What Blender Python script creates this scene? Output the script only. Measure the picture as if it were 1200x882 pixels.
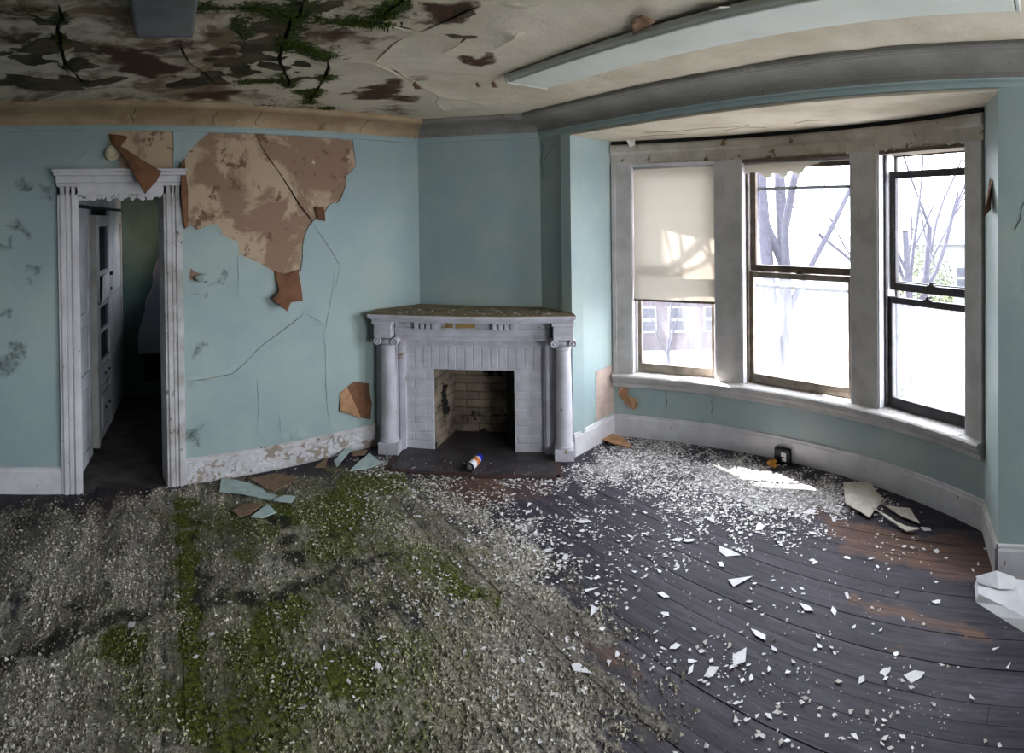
import bpy, math, random
import numpy as np
from mathutils import Matrix, Vector, noise
from mathutils.geometry import delaunay_2d_cdt

random.seed(7)
RNG = np.random.default_rng(11)
SC = bpy.context.scene
COL = SC.collection
for _o in list(bpy.data.objects):
    bpy.data.objects.remove(_o)

# ------------------------------------------------------------------ camera
HC, F = 1.95, 660.0
CX, CY = 600.0, 258.3385
YAW, PIT, ROL = (math.radians(a) for a in (43.3298, -0.5936, -0.7375))
_f = Vector((math.cos(PIT) * math.cos(YAW), math.cos(PIT) * math.sin(YAW), math.sin(PIT)))
_r0 = Vector((math.sin(YAW), -math.cos(YAW), 0))
_u0 = _r0.cross(_f)
_r = _r0 * math.cos(ROL) + _u0 * math.sin(ROL)
_u = -_r0 * math.sin(ROL) + _u0 * math.cos(ROL)
cd = bpy.data.cameras.new('camera')
cam = bpy.data.objects.new('camera', cd)
COL.objects.link(cam)
cd.type = 'PANO'
cd.panorama_type = 'CENTRAL_CYLINDRICAL'
cd.central_cylindrical_range_u_min = -CX / F
cd.central_cylindrical_range_u_max = (1200 - CX) / F
cd.central_cylindrical_range_v_min = -(882 - CY) / F
cd.central_cylindrical_range_v_max = CY / F
cd.central_cylindrical_radius = 1.0
cd.clip_start = 0.02
cd.clip_end = 500
cam.matrix_world = Matrix(((_r.x, _u.x, -_f.x, 0), (_r.y, _u.y, -_f.y, 0), (_r.z, _u.z, -_f.z, HC), (0, 0, 0, 1)))
SC.camera = cam

# ------------------------------------------------------------------ light
SKY = 5.5
SUN = 30.0
EXPO = 1.68
w = bpy.data.worlds.new('hazy_sky')
SC.world = w
w.use_nodes = True
_bg = w.node_tree.nodes['Background']
_bg.inputs[0].default_value = (0.90, 0.95, 1.0, 1)
_bg.inputs[1].default_value = SKY
sd = bpy.data.lights.new('sun', 'SUN')
sd.energy = SUN
sd.angle = math.radians(0.4)
sd.color = (1.0, 0.96, 0.90)
sun = bpy.data.objects.new('sun', sd)
COL.objects.link(sun)
sun.rotation_euler = Vector((0.35, 0.72, 0.85)).to_track_quat('Z', 'Y').to_euler()
SC.view_settings.view_transform = 'Standard'
SC.view_settings.look = 'None'
SC.view_settings.gamma = 1.0
SC.view_settings.use_curve_mapping = False
SC.view_settings.exposure = EXPO
SC.cycles.use_denoising = True
SC.cycles.max_bounces = 7
SC.cycles.caustics_reflective = False
SC.cycles.caustics_refractive = False


def portal(name, centre, n, t, wdt, hgt):
    """sampling portal in a window opening (no light of its own)"""
    ld = bpy.data.lights.new(name, 'AREA')
    ld.shape = 'RECTANGLE'
    ld.size = wdt
    ld.size_y = hgt
    ld.energy = 1.0
    ld.cycles.is_portal = True
    o = bpy.data.objects.new(name, ld)
    COL.objects.link(o)
    z = Vector((n[0], n[1], 0))          # lamp shines along -Z: into the room
    x = Vector((t[0], t[1], 0))
    y = z.cross(x)
    o.matrix_world = Matrix(((x.x, y.x, z.x, centre[0]), (x.y, y.y, z.y, centre[1]), (x.z, y.z, z.z, centre[2]), (0, 0, 0, 1)))


# world-space layout data (metres)
PEEL_BIG=[[0.952,2.369],[1.009,2.451],[1.082,2.535],[1.163,2.597],[1.538,2.6],[1.9,2.598],[2.395,2.593],[2.409,2.479],[2.429,2.38],[2.382,2.329],[2.324,2.288],[2.331,2.235],[2.309,2.168],[2.272,2.107],[2.239,2.067],[2.191,2.065],[2.148,2.038],[2.114,1.979],[2.014,1.922],[1.97,1.868],[1.936,1.798],[1.922,1.712],[1.911,1.606],[1.896,1.523],[1.806,1.481],[1.687,1.521],[1.605,1.572],[1.528,1.614],[1.452,1.65],[1.383,1.685],[1.384,1.731],[1.376,1.777],[1.304,1.804],[1.25,1.844],[1.231,1.896],[1.215,1.909],[1.138,1.904],[1.065,1.874],[0.991,1.913],[0.969,2.028],[0.959,2.163]]
TAIL=[[1.662,1.54],[1.765,1.509],[1.876,1.542],[1.881,1.415],[1.877,1.298],[1.82,1.299],[1.774,1.296],[1.732,1.233],[1.675,1.283],[1.622,1.335],[1.662,1.363],[1.691,1.395],[1.678,1.461]]
PEEL_DOOR=[[0.415,2.591],[0.553,2.606],[0.889,2.61],[0.884,2.318],[0.769,2.318],[0.492,2.318],[0.469,2.436],[0.408,2.523]]
FLAP_DOOR=[[0.41,2.577],[0.545,2.552],[0.488,2.479],[0.778,2.301],[0.739,2.227],[0.644,2.135],[0.577,2.258],[0.518,2.381],[0.439,2.491]]
TEAR=[[1.001,1.59],[1.04,1.557],[1.118,1.541],[1.124,1.477],[1.032,1.494],[0.987,1.509]]
PATCH=[[2.371,0.578],[2.518,0.538],[2.525,0.455],[2.547,0.36],[2.53,0.229],[2.42,0.267],[2.313,0.319],[2.225,0.359],[2.235,0.501],[2.301,0.544]]
CRACK_A=[[[0.948,0.753],[1.02,0.759],[1.098,0.758],[1.205,0.768],[1.32,0.782],[1.424,0.856],[1.509,0.939],[1.653,1.024],[1.785,1.106],[1.898,1.17],[1.936,1.235]],[[1.898,1.204],[1.996,1.154],[2.103,1.082]],[[2.214,1.561],[2.17,1.319],[2.102,1.012]],[[1.693,0.453],[1.699,0.345],[1.711,0.23]],[[2.102,1.033],[2.104,0.735],[2.114,0.386],[2.143,0.22]],[[0.919,0.597],[0.966,0.669],[1.013,0.741]],[[1.37,1.686],[1.374,1.536],[1.372,1.387]],[[2.016,1.901],[2.084,1.803],[2.192,1.66],[2.254,1.552],[2.202,1.352]],[[0.959,1.421],[1.017,1.393],[1.076,1.397]],[[0.152,2.346],[0.24,2.438],[0.334,2.572]],[[1.506,0.742],[1.524,0.543],[1.506,0.315]],[[1.806,0.22],[1.837,0.296],[1.873,0.208]]]
CRACK_P=[[1.538,2.6],[1.572,2.515],[1.648,2.418],[1.718,2.32],[1.818,2.174],[1.905,2.052],[1.979,1.956],[2.024,1.894]]
STAIN_A=[[-0.261,1.941,0.08],[-0.212,1.891,0.053],[-0.156,1.595,0.06],[-0.181,1.521,0.047],[-0.37,1.277,0.067],[-0.287,1.061,0.093],[-0.352,0.907,0.107],[-0.31,1.954,0.053],[-0.072,2.165,0.067],[1.142,1.355,0.04],[1.245,1.529,0.033],[0.993,0.35,0.08],[1.059,0.406,0.053],[1.049,0.979,0.033],[1.177,1.481,0.033],[-0.195,2.229,0.067],[-0.356,1.77,0.06]]
CRACK_C=[[0.028,[[0.551,2.095],[0.629,2.068],[0.713,2.063],[0.783,2.041],[0.854,2.04],[0.956,2.097],[0.979,2.056],[1.023,2.043],[1.095,2.047],[1.165,2.035],[1.243,2.041],[1.324,2.019],[1.399,2.012],[1.478,2.014],[1.533,2.005],[1.55,1.965],[1.543,1.873],[1.537,1.786],[1.527,1.68],[1.53,1.593]]],[0.022,[[0.956,2.097],[0.993,2.215],[1.038,2.345],[1.099,2.415],[1.165,2.461],[1.264,2.511],[1.354,2.536],[1.443,2.545],[1.523,2.522],[1.622,2.504],[1.73,2.559],[1.866,2.649],[2.038,2.758],[2.258,2.889]]],[0.014,[[1.622,2.504],[1.581,2.383],[1.558,2.295],[1.535,2.182],[1.524,2.098],[1.52,2.014]]],[0.02,[[1.354,2.536],[1.429,2.659],[1.478,2.771],[1.545,2.93],[1.594,3.069],[1.648,3.247],[1.714,3.443],[1.786,3.63]]],[0.02,[[1.038,2.345],[1.079,2.48],[1.123,2.614],[1.193,2.756],[1.277,2.893],[1.396,3.102],[1.44,3.252]]],[0.014,[[0.69,2.777],[0.751,2.894],[0.809,2.987],[0.89,3.121],[0.958,3.23],[1.012,3.284],[1.084,3.222],[1.157,3.18],[1.257,3.128],[1.355,3.072]]],[0.012,[[1.307,3.371],[1.381,3.322],[1.479,3.313],[1.577,3.329],[1.667,3.348]]],[0.022,[[0.034,2.082],[0.046,2.228],[0.037,2.385],[0.047,2.555],[0.058,2.736],[0.078,2.914],[0.109,3.064],[0.174,3.249],[0.252,3.436]]],[0.018,[[0.59,2.531],[0.638,2.669],[0.705,2.821],[0.782,2.939],[0.851,3.034]]],[0.006,[[0.288,2.553],[0.393,2.545],[0.512,2.543],[0.592,2.543]]],[0.01,[[0.933,3.775],[1.124,3.798],[1.389,3.826],[1.633,3.851],[1.941,3.844],[2.103,3.628],[2.287,3.648]]],[0.02,[[1.318,2.01],[1.292,1.931],[1.274,1.873],[1.267,1.792],[1.241,1.688]]],[0.016,[[0.91,1.886],[0.964,2.032],[0.972,2.09]]],[0.006,[[2.228,2.851],[2.475,2.959],[2.667,2.955],[2.89,2.969]]],[0.006,[[1.964,1.958],[1.938,1.869],[1.924,1.811],[1.886,1.743]]],[0.005,[[2.451,2.976],[2.573,3.174],[2.791,3.34]]],[0.008,[[2.03,2.246],[2.093,2.239],[2.14,2.221]]],[0.006,[[0.637,2.258],[0.689,2.164],[0.687,2.089]]],[0.008,[[0.712,2.168],[0.774,2.266],[0.827,2.341],[0.903,2.496]]],[0.006,[[-0.125,2.154],[-0.043,2.153],[0.025,2.148]]],[0.006,[[-0.21,2.353],[-0.163,2.446],[-0.102,2.594]]],[0.005,[[1.611,1.505],[1.678,1.475],[1.689,1.397]]],[0.004,[[1.81,2.16],[1.787,2.036],[1.758,1.942]]],[0.005,[[1.941,2.466],[2.085,2.453],[2.245,2.375],[2.422,2.27]]]]
C_PEEL=[[0.985,2.443,0.127,1.0],[0.982,2.254,0.076,0.9],[1.012,2.651,0.112,0.9],[1.217,2.801,0.107,0.8],[-0.036,2.638,0.104,1.0],[0.114,2.581,0.079,1.0],[0.136,2.931,0.09,1.0],[0.302,3.288,0.116,1.0],[0.005,2.255,0.059,0.6],[0.999,1.957,0.068,0.9],[0.937,2.835,0.131,0.8],[0.878,3.226,0.162,0.9],[0.802,3.347,0.106,0.7],[1.274,1.83,0.069,0.9],[0.924,3.114,0.086,1.0],[-0.196,3.262,0.158,0.6],[0.001,3.384,0.223,0.65],[1.57,1.733,0.051,0.9],[1.732,1.884,0.051,1.0],[1.397,2.97,0.087,0.7],[-0.145,2.196,0.077,0.5],[0.912,2.2,0.073,0.8],[1.034,2.234,0.054,0.9],[-0.083,2.842,0.1,0.8],[0.168,2.711,0.06,0.8],[-0.16,2.692,0.095,0.6],[1.06,2.982,0.111,0.7]]
C_STAIN=[[0.494,2.916,0.195,1.0],[0.582,3.024,0.135,1.0],[0.378,2.73,0.085,0.9],[0.245,2.643,0.082,0.8],[0.466,2.626,0.082,0.8],[0.607,2.606,0.106,0.7],[0.785,2.639,0.109,0.8],[0.327,2.347,0.083,0.6],[2.053,3.164,0.182,0.9],[2.013,2.905,0.14,0.8],[2.28,3.189,0.172,0.7],[1.262,2.261,0.114,0.7],[1.403,2.23,0.116,0.6],[1.062,3.588,0.181,0.8],[1.339,3.518,0.149,0.6],[1.497,1.729,0.126,0.8],[1.505,1.849,0.094,0.8],[2.049,2.166,0.092,0.8],[2.012,2.032,0.075,0.6],[0.693,2.461,0.079,0.6],[1.163,2.241,0.078,0.6],[1.491,2.538,0.052,0.8],[1.875,3.256,0.066,0.7],[-0.144,2.448,0.097,0.7],[-0.082,2.297,0.071,0.7],[0.323,3.011,0.133,0.6],[0.722,2.175,0.081,0.5],[2.018,2.646,0.102,0.5],[0.447,2.214,0.149,0.5],[0.209,2.237,0.138,0.45],[2.441,3.644,0.289,0.5]]
C_MOSS=[[0.883,2.025,0.194,1.0],[0.822,2.145,0.131,1.0],[1.062,2.164,0.127,1.0],[1.195,2.102,0.127,1.0],[1.28,2.032,0.106,1.0],[1.109,2.398,0.151,1.0],[1.275,2.506,0.148,1.0],[1.358,2.436,0.098,0.8],[1.535,2.912,0.116,1.0],[1.667,3.348,0.164,1.0],[1.393,3.081,0.149,0.9],[1.177,3.088,0.203,0.9],[1.59,3.67,0.264,0.9],[1.843,3.775,0.24,1.0],[0.838,2.292,0.086,0.9],[0.046,2.256,0.079,0.8],[0.043,2.519,0.077,0.8],[0.116,2.979,0.105,0.7],[1.3,1.868,0.12,1.0],[1.206,1.819,0.096,1.0],[1.167,1.914,0.098,0.8],[-0.108,2.139,0.094,0.6],[-0.072,2.512,0.088,0.6],[0.571,2.081,0.114,0.8],[1.643,2.753,0.07,0.5],[0.987,1.934,0.114,0.9]]
F_GRIT=[[-0.147,3.391,0.566,1.0],[0.313,3.363,0.512,1.0],[-0.042,2.685,0.488,1.0],[0.441,2.632,0.485,1.0],[-0.04,2.149,0.489,1.0],[0.41,2.095,0.485,1.0],[0.779,1.974,0.482,1.0],[1.144,1.771,0.479,1.0],[0.85,2.348,0.416,1.0],[1.28,2.184,0.422,1.0],[1.615,1.868,0.374,1.0],[1.967,1.89,0.372,0.9],[2.128,2.304,0.38,0.9],[1.896,2.718,0.452,1.0],[1.255,3.002,0.493,1.0],[0.778,3.564,0.497,1.0],[2.407,2.938,0.23,0.6],[2.138,3.373,0.363,0.9],[1.591,3.489,0.407,1.0],[1.107,3.693,0.409,1.0],[2.041,1.58,0.235,0.8],[1.802,1.535,0.287,0.9],[1.55,1.408,0.381,0.9],[1.8,1.19,0.262,0.6],[2.279,2.7,0.321,0.7],[2.264,2.105,0.234,0.7]]
F_MOSS=[[0.866,3.767,0.082,1.8],[0.818,3.545,0.077,1.8],[0.775,3.347,0.073,1.8],[0.737,3.171,0.069,1.8],[0.702,3.011,0.066,1.8],[0.671,2.867,0.062,1.8],[0.642,2.736,0.06,1.8],[0.617,2.617,0.057,1.8],[0.593,2.507,0.055,1.8],[0.571,2.406,0.052,1.8],[0.551,2.313,0.05,1.8],[0.532,2.227,0.049,1.8],[0.515,2.147,0.047,1.8],[0.498,2.072,0.045,1.8],[0.659,2.698,0.05,1.0],[0.752,3.102,0.058,1.0],[1.214,3.313,0.16,0.8],[1.493,3.413,0.226,0.9],[1.846,3.348,0.261,1.0],[2.259,3.445,0.218,0.9],[2.103,3.551,0.188,0.9],[1.559,2.94,0.227,0.8],[0.868,2.394,0.193,0.9],[0.292,2.576,0.138,1.0],[1.061,2.55,0.188,0.9],[1.914,2.496,0.214,0.7],[1.847,2.65,0.196,0.7],[1.916,2.208,0.097,1.0],[1.935,2.099,0.061,1.0],[1.976,1.986,0.038,1.2],[1.916,2.348,0.083,0.9],[1.411,2.035,0.225,0.7],[1.176,2.081,0.181,0.9],[1.043,3.484,0.22,0.7],[1.298,2.647,0.179,0.6],[1.494,2.454,0.174,0.5],[0.933,2.161,0.214,0.9],[0.374,2.258,0.173,0.7],[0.732,2.032,0.262,0.8],[1.164,1.801,0.26,0.6],[0.829,3.66,0.114,0.7],[1.073,3.08,0.124,0.7],[1.693,3.188,0.219,0.9],[1.925,3.042,0.218,0.7]]
F_DARK=[[-0.23,2.499,0.064,1.0],[-0.137,2.54,0.065,1.0],[-0.041,2.578,0.066,1.0],[-0.001,2.657,0.067,1.0],[0.108,2.693,0.068,1.0],[0.22,2.727,0.07,1.0],[0.336,2.756,0.071,1.0],[0.336,2.756,0.071,0.9],[0.436,2.782,0.072,0.9],[0.539,2.805,0.073,0.9],[0.711,2.78,0.073,1.0],[0.832,2.753,0.073,1.0],[0.952,2.72,0.073,1.0],[1.07,2.683,0.073,1.0],[1.07,2.683,0.064,1.0],[1.198,2.697,0.065,1.0],[1.329,2.709,0.066,1.0],[1.464,2.717,0.067,1.0],[1.604,2.721,0.068,1.0],[1.492,2.718,0.056,0.9],[1.596,2.708,0.058,0.9],[1.701,2.695,0.058,0.9],[1.808,2.679,0.059,0.9],[1.4,3.34,0.106,1.0],[1.35,3.125,0.1,1.0],[1.305,2.933,0.094,1.0],[0.874,3.538,0.047,1.0],[0.83,3.347,0.044,1.0],[0.791,3.175,0.042,1.0],[0.756,3.02,0.04,1.0],[0.724,2.88,0.037,1.0],[0.515,3.33,0.049,0.7],[0.48,3.166,0.047,0.7],[0.448,3.017,0.044,0.7],[0.419,2.882,0.042,0.7],[0.54,2.927,0.108,0.8],[0.066,2.86,0.083,0.9],[1.479,2.35,0.151,0.8],[1.32,2.251,0.119,0.6],[-0.157,2.552,0.084,0.8],[-0.045,3.789,0.31,0.7],[-0.275,3.788,0.276,0.7],[1.563,2.746,0.173,0.6],[0.989,2.717,0.106,0.6],[0.777,2.937,0.089,0.8],[1.728,2.122,0.079,0.6],[1.668,3.032,0.101,0.7],[0.488,3.164,0.116,0.5]]
F_BROWN=[[2.765,0.427,0.056,1.0],[2.74,0.332,0.055,1.0],[2.713,0.239,0.054,1.0],[2.684,0.148,0.054,1.0],[2.653,0.059,0.053,1.0],[2.62,-0.028,0.053,1.0],[2.585,-0.113,0.052,1.0],[2.548,-0.195,0.052,1.0],[3.143,0.241,0.08,0.9],[3.097,0.126,0.079,0.9],[3.049,0.016,0.078,0.9],[2.999,-0.092,0.077,0.9],[3.395,0.603,0.113,1.0],[3.363,0.472,0.112,1.0],[3.327,0.344,0.109,1.0],[3.289,0.22,0.108,1.0],[3.247,0.099,0.107,1.0],[3.214,0.495,0.095,1.0],[3.189,0.359,0.094,1.0],[3.16,0.226,0.092,1.0],[3.127,0.096,0.091,1.0],[3.248,-0.05,0.178,0.8],[3.163,-0.145,0.173,0.8],[3.079,-0.236,0.168,0.8],[3.163,-0.145,0.173,0.7],[3.545,0.769,0.132,0.6],[2.697,2.91,0.288,0.8],[2.97,2.668,0.217,0.6],[2.56,3.123,0.184,0.7],[2.45,0.189,0.089,0.5],[2.066,1.501,0.065,0.9],[2.06,1.645,0.058,0.8],[2.047,1.349,0.062,0.9],[2.016,1.222,0.06,0.8],[0.24,3.77,0.206,0.5],[0.49,3.911,0.215,0.5],[0.037,3.626,0.164,0.6]]
F_WHITE=[[3.967,2.261,0.415,0.9],[3.633,2.376,0.263,1.0],[3.877,1.554,0.38,1.0],[3.733,1.175,0.356,1.0],[3.749,0.873,0.292,1.0],[3.353,2.419,0.219,0.8],[3.412,1.554,0.284,0.8],[3.639,1.931,0.374,0.8],[3.744,0.575,0.23,0.9],[3.703,0.454,0.141,0.7],[2.467,3.203,0.276,0.5],[2.027,3.097,0.28,0.4],[2.501,2.701,0.279,0.6],[2.442,2.338,0.256,0.8],[2.384,2.021,0.189,0.6],[2.851,2.128,0.216,0.35],[2.84,1.625,0.297,0.2],[3.086,2.772,0.251,0.6],[2.88,3.3,0.199,0.6],[3.031,2.982,0.193,0.6],[3.228,1.184,0.208,0.5],[3.318,0.882,0.208,0.5],[2.264,0.914,0.111,0.3],[2.165,1.244,0.113,0.25],[2.323,1.632,0.172,0.2],[2.027,2.197,0.272,0.3],[1.672,2.327,0.304,0.2],[1.28,2.184,0.307,0.2],[1.768,1.507,0.282,0.3],[2.387,0.484,0.089,0.3],[3.24,0.248,0.197,0.15],[2.664,0.412,0.245,0.04],[2.69,0.851,0.299,0.05],[2.416,3.681,0.2,0.8],[2.728,3.537,0.203,0.6],[2.046,0.651,0.26,0.15],[2.099,0.163,0.255,0.15]]
FLAKES=[[3.044,2.358,0.047],[2.794,2.512,0.051],[2.725,2.459,0.078],[2.797,2.439,0.051],[2.856,2.105,0.097],[2.767,2.047,0.063],[2.555,2.335,0.094],[2.564,2.252,0.093],[2.55,2.114,0.06],[2.483,2.09,0.069],[2.495,1.968,0.053],[2.607,2.01,0.05],[2.675,1.791,0.039],[2.871,1.766,0.046],[2.878,1.913,0.037],[3.095,1.877,0.038],[3.009,2.058,0.039],[2.601,1.57,0.046],[2.648,1.532,0.042],[2.597,1.504,0.036],[2.664,1.456,0.051],[2.354,1.69,0.075],[2.245,1.603,0.113],[2.509,1.353,0.086],[2.969,1.505,0.081],[2.352,1.976,0.042],[2.579,1.722,0.038],[2.45,1.719,0.054],[2.336,1.461,0.033],[2.39,1.276,0.049],[2.23,1.14,0.057],[2.195,1.187,0.042],[2.065,1.348,0.041],[2.013,1.359,0.052],[2.009,1.58,0.039],[1.984,1.528,0.03],[1.912,1.45,0.116],[1.294,2.043,0.059],[1.651,1.88,0.049],[1.75,1.79,0.034],[1.794,1.665,0.048],[1.56,1.768,0.043],[1.722,1.833,0.034],[2.839,2.688,0.059],[2.991,1.437,0.101],[2.74,1.333,0.046],[3.257,1.407,0.086],[3.288,1.093,0.136],[2.979,1.182,0.155],[2.863,1.177,0.07],[2.772,1.028,0.121],[3.097,0.516,0.067],[3.043,0.337,0.051],[2.667,0.65,0.1],[2.666,0.509,0.058],[2.782,0.009,0.072],[2.791,0.462,0.051],[2.775,0.739,0.035],[2.432,0.812,0.101],[2.288,0.851,0.104],[2.229,0.865,0.072],[2.185,1.043,0.051],[2.169,0.943,0.072],[2.144,1.023,0.054],[2.208,0.803,0.043],[2.255,1.025,0.034],[2.374,0.725,0.038],[2.345,0.229,0.054],[2.331,0.108,0.092],[2.44,0.188,0.037],[2.29,0.323,0.042],[2.466,-0.254,0.03],[2.366,-0.299,0.036],[2.414,0.547,0.026],[2.931,0.009,0.044],[3.199,0.01,0.048],[3.135,-0.048,0.038],[3.534,0.824,0.099],[3.464,0.658,0.085],[3.272,0.571,0.05],[3.424,0.078,0.073],[2.36,1.107,0.036],[2.442,0.533,0.038],[3.243,0.198,0.039],[3.023,-0.185,0.041],[2.798,0.7,0.031],[2.824,0.864,0.031],[2.725,0.955,0.031],[3.107,0.382,0.043],[1.491,2.534,0.045],[0.424,2.915,0.054],[0.348,2.695,0.058],[0.854,2.727,0.035],[0.092,3.602,0.033],[0.599,2.433,0.034],[1.071,2.42,0.032],[1.147,2.262,0.035]]
PLATES=[['teal_a','teal',[[1.216,4.044],[1.362,3.903],[1.437,3.801],[1.439,3.705],[1.496,3.639],[1.426,3.593],[1.274,3.746],[1.129,3.825]]],['brown_a','brown',[[1.392,3.949],[1.594,3.938],[1.711,3.791],[1.622,3.717],[1.488,3.683],[1.441,3.744],[1.435,3.83]]],['teal_b','teal',[[1.429,3.553],[1.535,3.594],[1.594,3.552],[1.535,3.478],[1.462,3.513]]],['brown_b','brown',[[1.133,3.565],[1.244,3.606],[1.352,3.55],[1.231,3.47],[1.157,3.476]]],['teal_c','teal',[[1.226,3.438],[1.384,3.536],[1.394,3.424],[1.293,3.399]]],['teal_d','teal',[[2.092,3.91],[2.311,4.061],[2.301,3.988],[2.071,3.818]]],['pale_a','pale',[[2.134,3.728],[2.415,3.893],[2.408,3.706],[2.296,3.692]]],['brown_c','brown',[[1.922,3.903],[2.088,4.003],[1.997,3.861]]],['brown_d','brown',[[2.301,3.988],[2.433,3.961],[2.369,3.885],[2.272,3.91]]],['tan_a','tan',[[3.938,2.783],[4.119,2.78],[4.083,2.693],[4.074,2.565],[3.975,2.42],[3.931,2.594]]],['white_a','white',[[3.897,0.672],[3.959,0.491],[3.734,0.371],[3.506,0.436],[3.576,0.528],[3.638,0.611]]],['white_b','white',[[3.598,0.43],[3.41,0.203],[3.386,0.119],[3.356,0.19],[3.469,0.308]]],['white_c','white',[[3.669,0.359],[3.638,0.188],[3.461,0.116],[3.524,0.221]]]]
CURL_C=[[2.046,1.228],[1.966,1.131],[2.028,1.103],[2.14,1.198],[2.2,1.276],[2.204,1.314]]


# ------------------------------------------------------------------ plan
YA = 4.0551
BE = math.radians(-11.8069)
XB = 2.9477


def bx(y):
    return (XB - y * math.sin(BE)) / math.cos(BE)


DA = (3.0762, YA)
DB = (bx(3.1193), 3.1193)
B1 = (bx(2.734), 2.734)
B2 = (bx(-0.317), -0.317)
XL, YR = -2.8, -2.6
BR = (bx(YR), YR)
ZC = 2.77
BC = (1.496, 1.778)
RB = 2.804


def arc(deg, r=RB):
    a = math.radians(deg)
    return (BC[0] + r * math.cos(a), BC[1] + r * math.sin(a))


# ------------------------------------------------------------------ object helpers
def tag(o, label=None, cat=None, group=None, kind=None):
    if label: o['label'] = label
    if cat: o['category'] = cat
    if group: o['group'] = group
    if kind: o['kind'] = kind
    return o


def empty(name, loc=(0, 0, 0)):
    o = bpy.data.objects.new(name, None)
    COL.objects.link(o)
    o.location = loc
    o.empty_display_size = 0.1
    return o


def wloc(o):
    v = Vector((0, 0, 0))
    while o:
        v += o.location
        o = o.parent
    return v


def obj(name, geo, mat, parent=None, smooth=False, origin=None, attrs=None, bevel=0):
    V, Fc = geo
    V = np.asarray(V, float).reshape(-1, 3)
    if origin is None:
        if parent is None:
            origin = ((V[:, 0].min() + V[:, 0].max()) / 2, (V[:, 1].min() + V[:, 1].max()) / 2, V[:, 2].min())
        else:
            origin = tuple(V.mean(0))
    me = bpy.data.meshes.new(name)
    me.from_pydata((V - np.array(origin)).tolist(), [], [list(f) for f in Fc])
    me.validate()
    if mat is not None:
        me.materials.append(mat)
    if attrs:
        for k, a in attrs.items():
            at = me.attributes.new(k, 'FLOAT', 'POINT')
            at.data.foreach_set('value', np.asarray(a, np.float32))
    if smooth:
        me.polygons.foreach_set('use_smooth', [True] * len(me.polygons))
    o = bpy.data.objects.new(name, me)
    COL.objects.link(o)
    if parent is not None:
        o.parent = parent
        o.location = Vector(origin) - wloc(parent)
    else:
        o.location = origin
    if bevel:
        m = o.modifiers.new('bevel', 'BEVEL')
        m.width = bevel
        m.segments = 2
        m.limit_method = 'ANGLE'
    return o


def join(*gs):
    V, Fc = [], []
    for v, f in gs:
        n = len(V)
        V += [tuple(p) for p in v]
        Fc += [tuple(i + n for i in q) for q in f]
    return V, Fc


def box(x0, x1, y0, y1, z0, z1):
    V = [(x, y, z) for z in (z0, z1) for y in (y0, y1) for x in (x0, x1)]
    return V, [(0, 2, 3, 1), (4, 5, 7, 6), (0, 1, 5, 4), (2, 6, 7, 3), (0, 4, 6, 2), (1, 3, 7, 5)]


class Frame:
    """plan frame: x along t, y along n (out of the room), z up"""
    def __init__(s, o, t, n):
        s.o, s.t, s.n = np.array(o, float), np.array(t, float), np.array(n, float)

    def __call__(s, g):
        V, Fc = g
        V = np.asarray(V, float).reshape(-1, 3)
        xy = s.o + V[:, :1] * s.t + V[:, 1:2] * s.n
        return [(a[0], a[1], z) for a, z in zip(xy, V[:, 2])], Fc

    def box(s, *a):
        return s(box(*a))

    def pt(s, x, y, z=0):
        p = s.o + x * s.t + y * s.n
        return (p[0], p[1], z)


def frame2(p, q, flip=False):
    p, q = np.array(p, float), np.array(q, float)
    t = (q - p) / np.linalg.norm(q - p)
    n = np.array((-t[1], t[0]))
    return Frame(p, t, -n if flip else n), float(np.linalg.norm(q - p))


def prism(poly, z0, z1):
    n = len(poly)
    V = [(x, y, z0) for x, y in poly] + [(x, y, z1) for x, y in poly]
    return V, [tuple(range(n))[::-1], tuple(range(n, 2 * n))] + [(i, (i + 1) % n, n + (i + 1) % n, n + i) for i in range(n)]


def sweep(path, prof, segs=None, side=1):
    """profile (offset into the room, z) along a plan polyline with mitred corners; side=1: room to the right of travel"""
    P = [np.array(p, float) for p in path]
    N = []
    for i in range(len(P) - 1):
        t = P[i + 1] - P[i]
        t /= np.linalg.norm(t)
        N.append(np.array((t[1], -t[0])) * side)
    M = []
    for i in range(len(P)):
        if i == 0: m = N[0]
        elif i == len(P) - 1: m = N[-1]
        else:
            m = N[i - 1] + N[i]
            m = m / (m @ N[i])
        M.append(m)
    out = []
    k = len(prof)
    for i in (segs if segs is not None else range(len(P) - 1)):
        V = []
        for j in (i, i + 1):
            V += [(P[j][0] + M[j][0] * o, P[j][1] + M[j][1] * o, z) for o, z in prof]
        Fc = [(a, (a + 1) % k, k + (a + 1) % k, k + a) for a in range(k)] + [tuple(range(k))[::-1], tuple(range(k, 2 * k))]
        out.append((V, Fc))
    return join(*out)


def arcsweep(a0, a1, prof, n=24):
    """closed profile (r, z) revolved about the bow's centre"""
    k = len(prof)
    V, Fc = [], []
    for i in range(n + 1):
        a = a0 + (a1 - a0) * i / n
        V += [(*arc(a, r), z) for r, z in prof]
    for i in range(n):
        for j in range(k):
            Fc.append((i * k + j, i * k + (j + 1) % k, (i + 1) * k + (j + 1) % k, (i + 1) * k + j))
    Fc += [tuple(range(k))[::-1], tuple(range(n * k, n * k + k))]
    return V, Fc


def lathe(prof, n=20, c=(0, 0)):
    V, Fc = [], []
    k = len(prof)
    for i in range(n):
        a = 2 * math.pi * i / n
        V += [(c[0] + r * math.cos(a), c[1] + r * math.sin(a), z) for r, z in prof]
    for i in range(n):
        for j in range(k - 1):
            Fc.append((i * k + j, ((i + 1) % n) * k + j, ((i + 1) % n) * k + j + 1, i * k + j + 1))
    Fc.append(tuple(i * k for i in range(n))[::-1])
    Fc.append(tuple(i * k + k - 1 for i in range(n)))
    return V, Fc


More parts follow.
